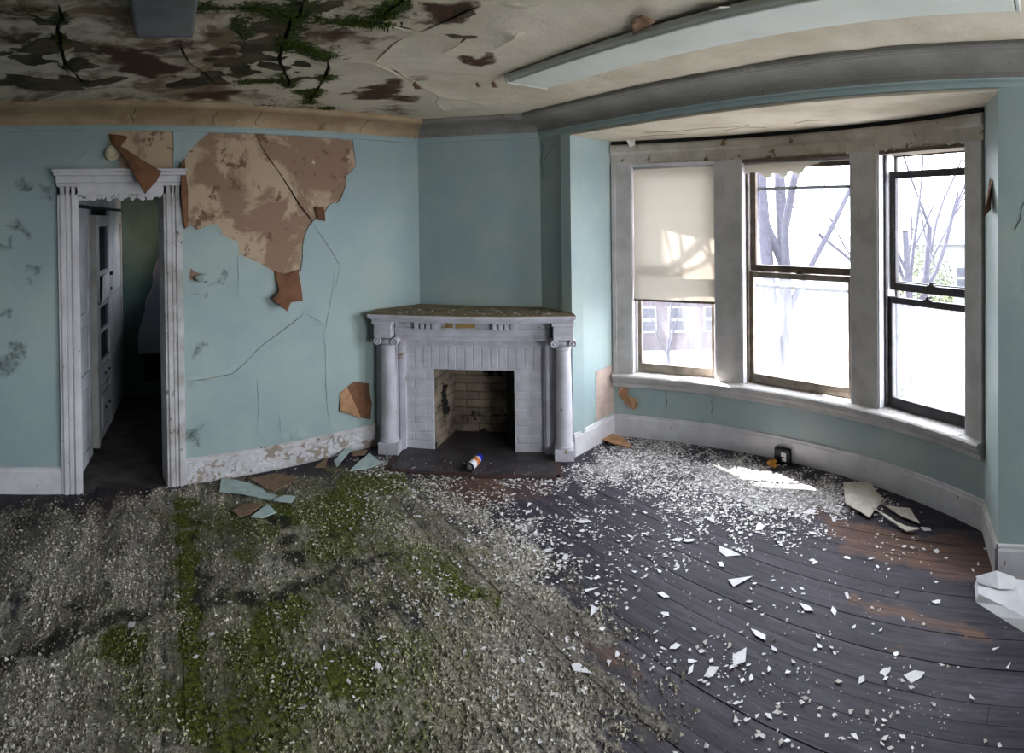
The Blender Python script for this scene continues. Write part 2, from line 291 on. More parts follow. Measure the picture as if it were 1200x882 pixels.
def tube(pts, rad, n=7, caps=True):
    pts = [Vector(p) for p in pts]
    if not hasattr(rad, '__len__'): rad = [rad] * len(pts)
    V, Fc = [], []
    up = Vector((0.13, 0.27, 0.95)).normalized()
    for i, p in enumerate(pts):
        d = (pts[min(i + 1, len(pts) - 1)] - pts[max(i - 1, 0)]).normalized()
        a = d.cross(up)
        if a.length < 1e-3: a = d.cross(Vector((1, 0, 0)))
        a.normalize()
        b = d.cross(a)
        for j in range(n):
            th = 2 * math.pi * j / n
            V.append(tuple(p + (a * math.cos(th) + b * math.sin(th)) * rad[i]))
    for i in range(len(pts) - 1):
        for j in range(n):
            Fc.append((i * n + j, i * n + (j + 1) % n, (i + 1) * n + (j + 1) % n, (i + 1) * n + j))
    if caps:
        Fc += [tuple(range(n))[::-1], tuple(range((len(pts) - 1) * n, len(pts) * n))]
    return V, Fc


def inpoly(P, poly):
    P = np.asarray(P, float)
    x, y = P[:, 0], P[:, 1]
    r = np.zeros(len(P), bool)
    n = len(poly)
    for i in range(n):
        (x0, y0), (x1, y1) = poly[i], poly[(i + 1) % n]
        c = ((y0 > y) != (y1 > y))
        with np.errstate(divide='ignore', invalid='ignore'):
            r ^= c & (x < (x1 - x0) * (y - y0) / (y1 - y0 + 1e-12) + x0)
    return r


def refine(poly, step, amp, closed=True, seed=0.0):
    """subdivide a polygon or polyline and roughen it, deterministic in position"""
    out = []
    n = len(poly)
    for i in range(n if closed else n - 1):
        a, b = np.array(poly[i], float), np.array(poly[(i + 1) % n], float)
        L = np.linalg.norm(b - a)
        k = max(1, int(L / step))
        t = (b - a) / max(L, 1e-6)
        nn = np.array((-t[1], t[0]))
        for j in range(k):
            p = a + (b - a) * j / k
            d = noise.noise(Vector((p[0] * 9 + seed, p[1] * 9, seed))) + 0.6 * noise.noise(Vector((p[0] * 31, p[1] * 31 + seed, seed)))
            out.append(tuple(p + nn * d * amp * (0 if (j == 0 and amp > 0.02) else 1)))
    if not closed: out.append(tuple(poly[-1]))
    return out


def slit(line, wd, seed=0.0):
    """thin polygon round a crack line, tapering at its ends"""
    L = refine(line, 0.05, 0.008, False, seed)
    P = np.array(L)
    T = np.gradient(P, axis=0)
    T /= np.linalg.norm(T, axis=1)[:, None] + 1e-9
    N = np.c_[-T[:, 1], T[:, 0]]
    k = len(P)
    ws = []
    for i in range(k):
        e = min(1.0, min(i + 0.3, k - 1 - i + 0.3) / 2.5)
        ws.append(wd * e * (0.75 + 0.6 * noise.noise(Vector((P[i][0] * 12, P[i][1] * 12, seed)))))
    ws = np.array(ws)[:, None] / 2
    return [tuple(p) for p in P + N * ws] + [tuple(p) for p in (P - N * ws)[::-1]]


def layer(outer, holes, step, to3d, thick, dense=None):
    """a coat of paint or plaster of real thickness with torn holes: CDT mesh, rim down to the base"""
    pts, edges = [], []
    for poly in [outer] + holes:
        n0 = len(pts)
        pts += [tuple(p) for p in poly]
        edges += [(n0 + i, n0 + (i + 1) % len(poly)) for i in range(len(poly))]
    O = np.array(outer)
    lo, hi = O.min(0), O.max(0)
    gx, gy = np.meshgrid(np.arange(lo[0] + step / 2, hi[0], step), np.arange(lo[1] + step / 2, hi[1], step))
    G = np.c_[gx.ravel(), gy.ravel()]
    G += RNG.uniform(-.3, .3, G.shape) * step
    keep = inpoly(G, outer)
    for h in holes: keep &= ~inpoly(G, h)
    if dense is not None: keep &= dense(G)
    pts += [tuple(p) for p in G[keep]]
    v, e, f, _, _, _ = delaunay_2d_cdt([Vector(p) for p in pts], edges, [], 0, 1e-5)
    v = np.array([tuple(q) for q in v])
    f = np.array([list(q)[:3] for q in f])
    c = v[f].mean(1)
    ok = inpoly(c, outer)
    for h in holes: ok &= ~inpoly(c, h)
    f = f[ok]
    cnt = {}
    for tri in f:
        for i in range(3):
            a, b = int(tri[i]), int(tri[(i + 1) % 3])
            cnt[(a, b)] = cnt.get((a, b), 0) + 1
    rim = [(a, b) for (a, b) in cnt if (b, a) not in cnt]
    nv = len(v)
    front = [to3d(p, 0.0) for p in v]
    backi, back, Fc = {}, [], [tuple(int(i) for i in t) for t in f]
    for a, b in rim:
        for q in (a, b):
            if q not in backi:
                backi[q] = nv + len(back)
                back.append(to3d(v[q], thick))
        Fc.append((b, a, backi[a], backi[b]))
    return (front + back, Fc), np.vstack([v, np.array([v[q] for q in backi]).reshape(-1, 2)])


def blobfield(P, blobs, warp=0.04):
    P = np.asarray(P, float)[:, :2]
    W = P + warp * np.c_[np.sin(P[:, 1] * 23 + 1.3 * np.sin(P[:, 0] * 17)), np.sin(P[:, 0] * 21 + 1.7 * np.sin(P[:, 1] * 13))]
    out = np.zeros(len(P))
    for x, y, r, s in blobs:
        d = np.hypot(W[:, 0] - x, W[:, 1] - y) / r
        q = np.clip((1.35 - d) / 0.8, 0, 1)
        out = np.maximum(out, s * q * q * (3 - 2 * q))
    return out


def polydist(P, lines):
    P = np.asarray(P, float)[:, :2]
    out = np.full(len(P), 9.0)
    for L in lines:
        for a, b in zip(L[:-1], L[1:]):
            a, b = np.array(a), np.array(b)
            d = b - a
            t = np.clip(((P - a) @ d) / (d @ d + 1e-9), 0, 1)
            out = np.minimum(out, np.linalg.norm(P - a - t[:, None] * d, axis=1))
    return out


# ------------------------------------------------------------------ materials
def rgb(r, g, b):
    f = lambda c: ((c / 255 + 0.055) / 1.055) ** 2.4 if c > 10 else c / 255 / 12.92
    return (f(r), f(g), f(b), 1)


class NT:
    def __init__(s, name):
        s.m = bpy.data.materials.new(name)
        s.m.use_nodes = True
        s.n, s.l = s.m.node_tree.nodes, s.m.node_tree.links
        s.b = s.n['Principled BSDF']
        s.out = s.n['Material Output']
        s.tc = None

    def coord(s):
        if s.tc is None:
            s.tc = s.n.new('ShaderNodeNewGeometry').outputs['Position']
        return s.tc

    def noise(s, scale, detail=4, rough=0.6, stretch=None, dist=0.0, rot=0.0):
        n = s.n.new('ShaderNodeTexNoise')
        n.inputs['Scale'].default_value = scale
        n.inputs['Detail'].default_value = detail
        n.inputs['Roughness'].default_value = rough
        n.inputs['Distortion'].default_value = dist
        src = s.coord()
        if stretch:
            mp = s.n.new('ShaderNodeMapping')
            mp.inputs['Scale'].default_value = stretch
            if rot:
                mp0 = s.n.new('ShaderNodeMapping')
                mp0.inputs['Rotation'].default_value = (0, 0, rot)
                s.l.new(src, mp0.inputs['Vector'])
                src = mp0.outputs[0]
            s.l.new(src, mp.inputs['Vector'])
            src = mp.outputs[0]
        s.l.new(src, n.inputs['Vector'])
        return n.outputs['Fac']

    def voro(s, scale, feature='F1'):
        n = s.n.new('ShaderNodeTexVoronoi')
        n.feature = feature
        n.inputs['Scale'].default_value = scale
        s.l.new(s.coord(), n.inputs['Vector'])
        return n.outputs['Distance']

    def attr(s, name):
        n = s.n.new('ShaderNodeAttribute')
        n.attribute_name = name
        return n.outputs['Fac']

    def rnd(s):
        return s.n.new('ShaderNodeObjectInfo').outputs['Random']

    def val(s, v, sock):
        if isinstance(v, (int, float)): sock.default_value = v
        elif isinstance(v, tuple): sock.default_value = v
        else: s.l.new(v, sock)

    def math(s, op, a, b=0.0, clamp=False):
        n = s.n.new('ShaderNodeMath')
        n.operation = op
        n.use_clamp = clamp
        s.val(a, n.inputs[0])
        s.val(b, n.inputs[1])
        return n.outputs[0]

    def ramp(s, x, lo, hi):
        n = s.n.new('ShaderNodeMapRange')
        n.interpolation_type = 'SMOOTHSTEP'
        s.val(x, n.inputs['Value'])
        n.inputs['From Min'].default_value = lo
        n.inputs['From Max'].default_value = hi
        return n.outputs['Result']

    def mix(s, f, a, b):
        n = s.n.new('ShaderNodeMix')
        n.data_type = 'RGBA'
        s.val(f, n.inputs[0])
        s.val(a, n.inputs[6])
        s.val(b, n.inputs[7])
        return n.outputs[2]

    def bump(s, h, strength=0.4, dist=0.01):
        n = s.n.new('ShaderNodeBump')
        n.inputs['Strength'].default_value = strength
        n.inputs['Distance'].default_value = dist
        s.val(h, n.inputs['Height'])
        s.l.new(n.outputs[0], s.b.inputs['Normal'])

    def done(s, col, rough=0.75, spec=0.3):
        s.val(col, s.b.inputs['Base Color'])
        s.val(rough, s.b.inputs['Roughness'])
        s.b.inputs['Specular IOR Level'].default_value = spec
        return s.m


def paint(name, c1, c2, scale=3.0, chip=None, chip_scale=18.0, chip_thr=0.62, rough=0.7, bump=0.25, bscale=40.0, rnd=0.0, spec=0.3):
    t = NT(name)
    col = t.mix(t.ramp(t.noise(scale), 0.35, 0.68), c1, c2)
    if rnd:
        v = t.math('MULTIPLY', t.math('SUBTRACT', t.rnd(), 0.5), rnd)
        hs = t.n.new('ShaderNodeHueSaturation')
        t.l.new(t.math('ADD', v, 1.0), hs.inputs['Value'])
        t.val(col, hs.inputs['Color'])
        col = hs.outputs[0]
    h = t.noise(bscale, 5)
    if chip:
        m = t.ramp(t.noise(chip_scale, 6, 0.65), chip_thr, chip_thr + 0.04)
        col = t.mix(m, col, chip)
        h = t.math('SUBTRACT', h, m)
    t.bump(h, bump, 0.006)
    return t.done(col, rough, spec)


M = {}
M['trim'] = paint('dirty_white_gloss_paint', rgb(218, 215, 219), rgb(198, 194, 198), 4, rgb(120, 108, 92), 22, 0.66, 0.45, 0.25, 30)
M['trim_worn'] = paint('worn_white_paint', rgb(205, 202, 204), rgb(170, 165, 162), 6, rgb(112, 98, 80), 14, 0.63, 0.55, 0.4, 24)
M['casing'] = paint('aged_ivory_paint', rgb(196, 192, 190), rgb(174, 170, 167), 5, rgb(118, 104, 86), 20, 0.675, 0.5, 0.35, 28)
M['head'] = paint('flaking_ivory_paint', rgb(194, 188, 178), rgb(172, 164, 150), 6, rgb(112, 92, 60), 9, 0.61, 0.6, 0.45, 22)
M['mantel'] = paint('lavender_white_mantel_paint', rgb(206, 203, 213), rgb(184, 180, 188), 5, rgb(150, 132, 102), 9, 0.62, 0.5, 0.3, 35)
M['brickpaint'] = paint('thick_white_brick_paint', rgb(212, 209, 217), rgb(194, 191, 200), 9, rgb(120, 112, 108), 17, 0.72, 0.6, 0.45, 60, 0.06)
M['ochre'] = paint('bare_ochre_wood', rgb(172, 142, 92), rgb(140, 108, 66), 8, None, rough=0.7)
M['firebrick'] = paint('sooty_firebrick', rgb(150, 134, 116), rgb(96, 84, 74), 4, rgb(34, 30, 28), 5, 0.56, 0.9, 0.5, 50, 0.25)
M['mortar'] = paint('sooty_mortar', rgb(92, 82, 72), rgb(40, 36, 34), 4, None, rough=0.95)
M['soot_and_shade'] = paint('soot_and_shade', rgb(26, 24, 24), rgb(50, 45, 42), 6, None, rough=0.95)
M['slate'] = paint('dark_hearth_slate', rgb(72, 68, 70), rgb(52, 48, 50), 7, rgb(140, 132, 124), 40, 0.70, 0.5, 0.2, 50)
M['redwood'] = paint('reddish_hearth_border_wood', rgb(72, 50, 46), rgb(54, 40, 38), 9, None, rough=0.6)
M['dust'] = paint('brown_dust', rgb(144, 128, 102), rgb(112, 98, 76), 9, rgb(176, 166, 146), 40, 0.66, 0.95, 0.6, 60)
M['sashbrown'] = paint('weathered_brown_sash_wood', rgb(112, 98, 84), rgb(82, 70, 60), 9, rgb(160, 148, 130), 25, 0.66, 0.6, 0.3, 50)
M['sashpale'] = paint('pale_grey_sash_wood', rgb(150, 140, 126), rgb(120, 110, 98), 9, rgb(90, 76, 60), 25, 0.64, 0.6, 0.3, 50)
M['sashdark'] = paint('dark_grey_metal_sash', rgb(72, 68, 70), rgb(54, 50, 54), 9, None, rough=0.5)
M['metal'] = paint('dark_iron', rgb(46, 42, 40), rgb(60, 52, 46), 30, None, rough=0.5)
M['grey'] = paint('grey_aluminium', rgb(150, 152, 158), rgb(128, 130, 138), 10, None, rough=0.45)
M['housing'] = paint('off_white_enamel', rgb(214, 214, 206), rgb(200, 200, 192), 3, None, rough=0.35, bump=0.05)
M['lens'] = paint('milky_acrylic', rgb(226, 228, 220), rgb(214, 217, 208), 2, None, rough=0.6, bump=0.03)
M['greyhousing'] = paint('dull_grey_enamel', rgb(120, 122, 126), rgb(100, 102, 106), 5, None, rough=0.4)
M['soffit'] = paint('cream_soffit_plaster', rgb(214, 202, 184), rgb(196, 182, 162), 3, rgb(150, 130, 104), 9, 0.70, 0.85, 0.4, 25)
M['backwall'] = paint('plain_teal_wall', rgb(142, 176, 178), rgb(128, 160, 162), 3, None)
M['lath'] = paint('crack_shade_backing', rgb(26, 21, 15), rgb(16, 13, 9), 5, None, rough=0.95)  # near black: shade inside the shallow ceiling cracks is put into the colour
M['bark'] = paint('grey_bark', rgb(58, 56, 66), rgb(46, 44, 54), 12, None, rough=0.95, bump=0.6)
M['ground'] = paint('pale_winter_ground', rgb(98, 98, 97), rgb(88, 88, 87), 0.6, rgb(80, 84, 70), 0.8, 0.6, 0.95, 0.2, 10)
M['siding'] = paint('pale_siding', rgb(98, 98, 96), rgb(88, 88, 88), 2, None)
M['redbrick'] = paint('pale_red_brickwork', rgb(70, 60, 64), rgb(58, 52, 58), 6, None, rough=0.9)
M['roof'] = paint('grey_roofing', rgb(54, 54, 62), rgb(46, 46, 54), 4, None)
M['whitewood'] = paint('white_wood', rgb(130, 130, 138), rgb(120, 120, 128), 5, None)
M['leaf'] = paint('dull_green_leaves', rgb(66, 72, 46), rgb(50, 58, 44), 6, None)
M['black'] = paint('black_plastic', rgb(34, 34, 36), rgb(24, 24, 26), 10, None, rough=0.4)
M['white'] = paint('white_plastic', rgb(220, 220, 222), rgb(205, 205, 208), 10, None, rough=0.4)
M['bluecap'] = paint('blue_plastic', rgb(42, 46, 168), rgb(36, 38, 140), 10, None, rough=0.35)
M['foam'] = paint('yellow_brown_foam', rgb(196, 144, 66), rgb(150, 98, 40), 30, None, rough=0.95, bump=0.5)
M['steel'] = paint('dull_steel', rgb(150, 150, 150), rgb(100, 98, 96), 20, None, rough=0.3)
M['cream'] = paint('cream_plastic', rgb(222, 212, 180), rgb(205, 194, 160), 8, None, rough=0.4)
M['flake'] = paint('white_paint_flake', rgb(232, 230, 234), rgb(212, 210, 214), 12, None, rough=0.7, rnd=0.15)
M['paper'] = paint('white_sheet', rgb(232, 232, 238), rgb(214, 214, 222), 6, None, rough=0.6)
M['sh_teal'] = paint('teal_plaster_shard', rgb(184, 199, 197), rgb(162, 178, 175), 14, rgb(150, 130, 112), 30, 0.64, rough=0.8)
M['sh_brown'] = paint('brown_plaster_shard', rgb(142, 116, 94), rgb(120, 96, 78), 14, rgb(170, 150, 130), 30, 0.68, rough=0.9)
M['sh_pale'] = paint('pale_teal_shard', rgb(186, 202, 200), rgb(166, 182, 180), 14, rgb(150, 140, 124), 30, 0.68, rough=0.8)
M['sh_tan'] = paint('tan_plaster_shard', rgb(188, 146, 110), rgb(160, 122, 90), 14, rgb(214, 200, 180), 40, 0.66, rough=0.9)
M['sh_pink'] = paint('pinkish_bare_plaster', rgb(186, 166, 156), rgb(168, 148, 138), 10, rgb(214, 206, 196), 14, 0.64, rough=0.85)
M['sh_white'] = paint('white_plaster_shard', rgb(216, 210, 200), rgb(196, 188, 176), 14, None, rough=0.8)
M['rust'] = paint('rusty_brown_paint_back', rgb(130, 90, 66), rgb(106, 72, 52), 9, rgb(176, 140, 108), 22, 0.68, 0.8, 0.3, 40)
M['curlback'] = paint('tan_paint_back', rgb(152, 118, 92), rgb(128, 98, 76), 8, rgb(190, 166, 140), 25, 0.66, 0.85, 0.3, 40)
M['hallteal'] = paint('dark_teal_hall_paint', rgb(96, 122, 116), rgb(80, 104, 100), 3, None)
M['hallwhite'] = paint('grey_white_panelling', rgb(190, 192, 198), rgb(166, 168, 174), 4, rgb(110, 104, 98), 14, 0.68, 0.6)
M['lilac'] = paint('bare_lilac_plaster', rgb(196, 188, 204), rgb(182, 174, 190), 3, None)
M['barewood'] = paint('bare_greyed_wood', rgb(170, 156, 144), rgb(150, 136, 124), 12, None, rough=0.85)
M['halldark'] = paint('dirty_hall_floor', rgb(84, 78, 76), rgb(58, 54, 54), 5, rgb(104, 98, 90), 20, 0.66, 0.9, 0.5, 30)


def wall_teal():
    t = NT('teal_wall_paint')
    n1 = t.noise(1.6, 5)
    col = t.mix(t.ramp(n1, 0.3, 0.7), rgb(166, 181, 176), rgb(150, 168, 172))
    col = t.mix(t.ramp(t.noise(7, 6, 0.7), 0.6, 0.8), col, rgb(150, 172, 166))
    # soot streaks and mould with shapes of their own
    st = t.math('ADD', t.attr('stain'), t.math('MULTIPLY', t.math('SUBTRACT', t.noise(18, 7, 0.75), 0.5), 2.2))
    col = t.mix(t.math('MULTIPLY', t.ramp(st, 0.5, 1.3), 0.85), col, rgb(66, 74, 70))
    col = t.mix(t.ramp(t.noise(55, 3), 0.73, 0.77), col, rgb(96, 100, 92))
    t.bump(t.noise(5, 6), 0.3, 0.02)
    return t.done(col, 0.5, 0.35)


def wall_base():
    t = NT('peeled_brown_undercoat')
    a = t.ramp(t.noise(2.6, 7, 0.62, dist=0.6), 0.47, 0.56)
    col = t.mix(a, rgb(150, 123, 104), rgb(190, 167, 142))
    b = t.ramp(t.noise(6.5, 8, 0.7), 0.58, 0.63)
    col = t.mix(b, col, rgb(122, 95, 77))
    c = t.ramp(t.noise(9, 8, 0.7), 0.66, 0.70)
    col = t.mix(c, col, rgb(214, 198, 172))
    t.bump(t.math('ADD', a, t.noise(40, 5)), 0.35, 0.008)
    return t.done(col, 0.85, 0.2)


def ceiling_mat():
    t = NT('decayed_ceiling_plaster')
    nz = t.math('ADD', t.math('MULTIPLY', t.noise(6, 8, 0.68), 0.72), t.math('MULTIPLY', t.noise(26, 6, 0.7), 0.28))
    ragged = lambda a, k=1.3: t.math('ADD', a, t.math('MULTIPLY', t.math('SUBTRACT', nz, 0.5), k))
    col = t.mix(t.ramp(t.noise(1.8, 6), 0.35, 0.7), rgb(218, 207, 188), rgb(198, 186, 164))
    n3 = t.noise(2.4, 8, 0.68, dist=0.8)
    col = t.mix(t.math('MULTIPLY', t.attr('old'), t.ramp(n3, 0.42, 0.60)), col, rgb(128, 108, 84))
    col = t.mix(t.ramp(ragged(t.attr('stain'), 1.5), 0.28, 0.72), col, rgb(78, 54, 38))
    col = t.mix(t.math('MULTIPLY', t.ramp(t.noise(17, 7, 0.75), 0.6, 0.72), t.math('MULTIPLY', t.attr('old'), 0.7)), col, rgb(110, 86, 64))
    pl = t.ramp(ragged(t.attr('peel'), 0.9), 0.36, 0.46)
    col = t.mix(pl, col, t.mix(t.ramp(t.noise(6), 0.4, 0.6), rgb(92, 80, 62), rgb(56, 52, 36)))
    ms = t.math('ADD', t.attr('moss'), t.math('MULTIPLY', t.math('SUBTRACT', t.noise(38, 5, 0.7), 0.5), 1.6))
    msk = t.ramp(ms, 0.42, 0.75)
    col = t.mix(msk, col, t.mix(t.ramp(t.noise(50), 0.35, 0.65), rgb(22, 28, 10), rgb(70, 82, 24)))
    h = t.math('ADD', t.math('MULTIPLY', pl, -1.5), t.math('MULTIPLY', t.noise(24, 7, 0.7), 0.8))
    h = t.math('ADD', h, t.math('MULTIPLY', msk, 0.8))
    t.bump(h, 0.55, 0.012)
    return t.done(col, 0.85, 0.2)


def cornice_mat(name, a, b, chip):
    t = NT(name)
    col = t.mix(t.ramp(t.noise(3.2, 6), 0.35, 0.66), a, b)
    col = t.mix(t.ramp(t.noise(11, 7, 0.7), 0.62, 0.68), col, chip)
    col = t.mix(t.math('MULTIPLY', t.ramp(t.noise(2.0, 3, stretch=(9, 9, 0.6)), 0.66, 0.72), 0.5), col, rgb(80, 66, 52))
    t.bump(t.noise(30, 6), 0.4, 0.006)
    return t.done(col, 0.8, 0.2)


def floor_mat():
    t = NT('worn_floorboards')
    rot = -math.radians(78.2)
    g1 = t.noise(2.2, 7, 0.65, stretch=(1, 16, 1), rot=rot)
    g2 = t.noise(9, 6, 0.7, stretch=(1, 14, 1), rot=rot)
    col = t.mix(t.ramp(g1, 0.32, 0.68), rgb(42, 38, 45), rgb(68, 62, 72))
    col = t.mix(t.ramp(g2, 0.48, 0.72), col, rgb(30, 27, 32))
    sm = t.ramp(t.noise(1.7, 8, 0.72, stretch=(1, 3.5, 1), rot=rot), 0.5, 0.78)
    col = t.mix(t.math('MULTIPLY', sm, 0.5), col, rgb(104, 98, 110))
    hs = t.n.new('ShaderNodeHueSaturation')
    t.l.new(t.math('ADD', t.math('MULTIPLY', t.rnd(), 0.3), 0.85), hs.inputs['Value'])
    t.val(col, hs.inputs['Color'])
    col = hs.outputs[0]
    ad = lambda a, n, k: t.math('ADD', t.attr(a), t.math('MULTIPLY', t.math('SUBTRACT', n, 0.5), k))
    col = t.mix(t.math('MULTIPLY', t.ramp(ad('brown', g2, 2.0), 0.36, 0.9), 0.85), col, t.mix(t.ramp(g1, 0.4, 0.6), rgb(112, 84, 68), rgb(80, 58, 50)))
    # pale plaster dust, trodden in
    nd = t.noise(16, 8, 0.72)
    col = t.mix(t.math('MULTIPLY', t.ramp(ad('white', nd, 1.4), 0.7, 1.15), 0.75), col, rgb(176, 170, 166))
    col = t.mix(t.ramp(t.noise(5, 8, 0.75), 0.72, 0.84), col, rgb(150, 146, 154))
    gr = t.ramp(ad('grit', t.noise(13, 9, 0.75, stretch=(1, 1.8, 1), rot=rot), 2.3), 0.42, 0.9)
    big = t.ramp(t.noise(1.5, 6, 0.6), 0.35, 0.65)
    col = t.mix(gr, col, t.mix(t.ramp(t.noise(70, 4), 0.35, 0.65), t.mix(big, rgb(112, 106, 94), rgb(146, 138, 126)), t.mix(big, rgb(182, 175, 160), rgb(214, 208, 198))))
    col = t.mix(t.math('MULTIPLY', t.math('MULTIPLY', t.attr('soil'), t.attr('grit')), 0.8), col, t.mix(t.ramp(t.noise(40, 5), 0.4, 0.65), rgb(48, 44, 40), rgb(92, 84, 72)))
    ol = t.math('MULTIPLY', t.attr('olive'), t.ramp(t.noise(4, 7, 0.7), 0.35, 0.65))
    col = t.mix(t.math('MULTIPLY', ol, 0.75), col, rgb(108, 108, 62))
    ms = t.ramp(ad('moss', t.noise(20, 8, 0.75), 1.9), 0.42, 0.9)
    col = t.mix(ms, col, t.mix(t.ramp(t.noise(46, 5), 0.35, 0.65), rgb(44, 52, 16), rgb(102, 108, 42)))
    dk = t.ramp(ad('dark', t.noise(11, 8, 0.75), 2.0), 0.45, 1.0)
    col = t.mix(t.math('MULTIPLY', dk, 0.9), col, rgb(34, 33, 32))
    h = t.math('ADD', t.math('MULTIPLY', g2, 0.5), t.math('MULTIPLY', t.math('MAXIMUM', gr, ms), t.noise(90, 4)))
    t.bump(h, 0.5, 0.008)
    rg = t.math('ADD', t.math('MULTIPLY', t.math('MAXIMUM', gr, ms), 0.35), 0.56, True)
    return t.done(col, rg, 0.2)


def crumb_mat():
    t = NT('plaster_crumbs')
    v = t.attr('shade')
    col = t.mix(v, rgb(116, 108, 97), rgb(232, 225, 211))
    col = t.mix(t.attr('moss'), col, t.mix(v, rgb(56, 64, 20), rgb(142, 146, 74)))
    return t.done(col, 0.9, 0.15)


def chip_mat():
    t = NT('small_white_chips')
    col = t.mix(t.attr('shade'), rgb(176, 170, 164), rgb(240, 238, 240))
    return t.done(col, 0.75, 0.2)


def moss_mat():
    t = NT('ceiling_moss')
    col = t.mix(t.attr('shade'), rgb(20, 27, 8), rgb(80, 94, 28))
    return t.done(col, 0.95, 0.1)


def glass(name, dirt, tint=(0.97, 0.98, 1.0, 1), streak=2.0, haze=0.55):
    """window glass: clear sheet with a film of dirt that scatters light"""
    t = NT(name)
    t.n.remove(t.b)
    tr = t.n.new('ShaderNodeBsdfTransparent')
    tr.inputs[0].default_value = tint
    gl = t.n.new('ShaderNodeBsdfGlossy')
    gl.inputs['Roughness'].default_value = 0.03
    df = t.n.new('ShaderNodeBsdfDiffuse')
    df.inputs[0].default_value = (0.75, 0.76, 0.8, 1)
    tl = t.n.new('ShaderNodeBsdfTranslucent')
    tl.inputs[0].default_value = (0.82, 0.83, 0.88, 1)
    a = t.n.new('ShaderNodeMixShader')
    a.inputs[0].default_value = 0.75
    t.l.new(df.outputs[0], a.inputs[1]); t.l.new(tl.outputs[0], a.inputs[2])
    n = t.noise(streak, 5, 0.6, stretch=(6, 6, 1.2))
    f = t.math('MULTIPLY', t.ramp(n, 0.25, 0.8), haze)
    f = t.math('ADD', f, dirt, True)
    b = t.n.new('ShaderNodeMixShader')
    t.l.new(f, b.inputs[0]); t.l.new(tr.outputs[0], b.inputs[1]); t.l.new(a.outputs[0], b.inputs[2])
    c = t.n.new('ShaderNodeMixShader')
    c.inputs[0].default_value = 0.04
    t.l.new(b.outputs[0], c.inputs[1]); t.l.new(gl.outputs[0], c.inputs[2])
    t.l.new(c.outputs[0], t.out.inputs['Surface'])
    return t.m


def blind_mat():
    t = NT('ivory_roller_blind_cloth')
    t.n.remove(t.b)
    df = t.n.new('ShaderNodeBsdfDiffuse')
    df.inputs[0].default_value = rgb(226, 218, 206)
    tl = t.n.new('ShaderNodeBsdfTranslucent')
    tl.inputs[0].default_value = rgb(226, 212, 196)
    a = t.n.new('ShaderNodeMixShader')
    a.inputs[0].default_value = 0.10
    t.l.new(df.outputs[0], a.inputs[1]); t.l.new(tl.outputs[0], a.inputs[2])
    t.l.new(a.outputs[0], t.out.inputs['Surface'])
    return t.m


M['teal'] = wall_teal()
M['base'] = wall_base()
M['ceil'] = ceiling_mat()
M['corn_l'] = cornice_mat('bare_peach_cornice_plaster', rgb(182, 158, 128), rgb(160, 136, 108), rgb(206, 192, 168))
M['corn_r'] = cornice_mat('grey_cornice_paint', rgb(142, 138, 132), rgb(126, 122, 117), rgb(160, 154, 145))
M['floor'] = floor_mat()
M['crumb'] = crumb_mat()
M['chips'] = chip_mat()
M['moss'] = moss_mat()
M['glass_clear'] = glass('clear_old_glass', 0.004, haze=0.012)
M['glass_fog'] = glass('fogged_lower_glass', 0.04, haze=0.11)
M['glass_mid'] = glass('dusty_glass', 0.01, haze=0.035)
M['glass_dark'] = glass('hall_cabinet_glass', 0.05, tint=(0.7, 0.72, 0.75, 1), haze=0.1)
M['blind'] = blind_mat()

# ================================================================== THE ROOM
ARC_L, ARC_R = 19.4, -47.3
ROOM = [(XL, YR), BR, B2] + [arc(ARC_R + (ARC_L - ARC_R) * i / 20) for i in range(21)] + [B1, DB, DA, (XL, YA)]
HALL = [(XL, YR), BR, DB, DA, (XL, YA)]

# ---- floor: sub-floor and boards running parallel to the window wall
floor = obj('floor', prism([(p[0], p[1]) for p in ROOM], -0.12, -0.03), M['soot_and_shade'])
tag(floor, 'dark strip floorboards strewn with plaster dust, moss and paint flakes', 'floor', kind='structure')
UD = np.array((math.cos(math.radians(78.2)), math.sin(math.radians(78.2))))
VD = np.array((UD[1], -UD[0]))
RP = np.array(ROOM)


F_OLIVE = [(x, y, r * 1.9, min(1.0, s)) for x, y, r, s in F_MOSS]


def strips(P):
    """how much dust each board holds, in patches along its length"""
    v = (P @ VD) / 0.086
    b = np.floor(v)
    h = np.sin(b * 12.9898) * 43758.5453
    h = h - np.floor(h)
    u = P @ UD
    return np.clip(0.40 + 0.55 * h + 0.40 * np.sin(u * 3.1 + b * 2.3) + 0.28 * np.sin(u * 9.7 + b), 0.04, 1) * np.where((v - b) < 0.12, 0.3, 1.0)


def soil(P):
    """patches where the rubble is trodden into dark dirt, drawn out along the boards"""
    U, V_ = P[:, :2] @ UD, P[:, :2] @ VD
    return np.array([min(1.0, max(0.0, 1.9 * (noise.noise(Vector((u * 1.3, v * 3.4, 4.2))) + 0.6 * noise.noise(Vector((u * 4.1, v * 9.0, 7.7)))) + 0.25)) for u, v in zip(U, V_)])


def fattrs(P):
    return dict(soil=soil(P), olive=blobfield(P, F_OLIVE, 0.06), grit=blobfield(P, F_GRIT, 0.05) * (0.62 + 0.45 * strips(P[:, :2])), moss=blobfield(P, F_MOSS, 0.02), dark=blobfield(P, F_DARK, 0.02),
                brown=blobfield(P, F_BROWN, 0.015), white=blobfield(P, F_WHITE, 0.05))


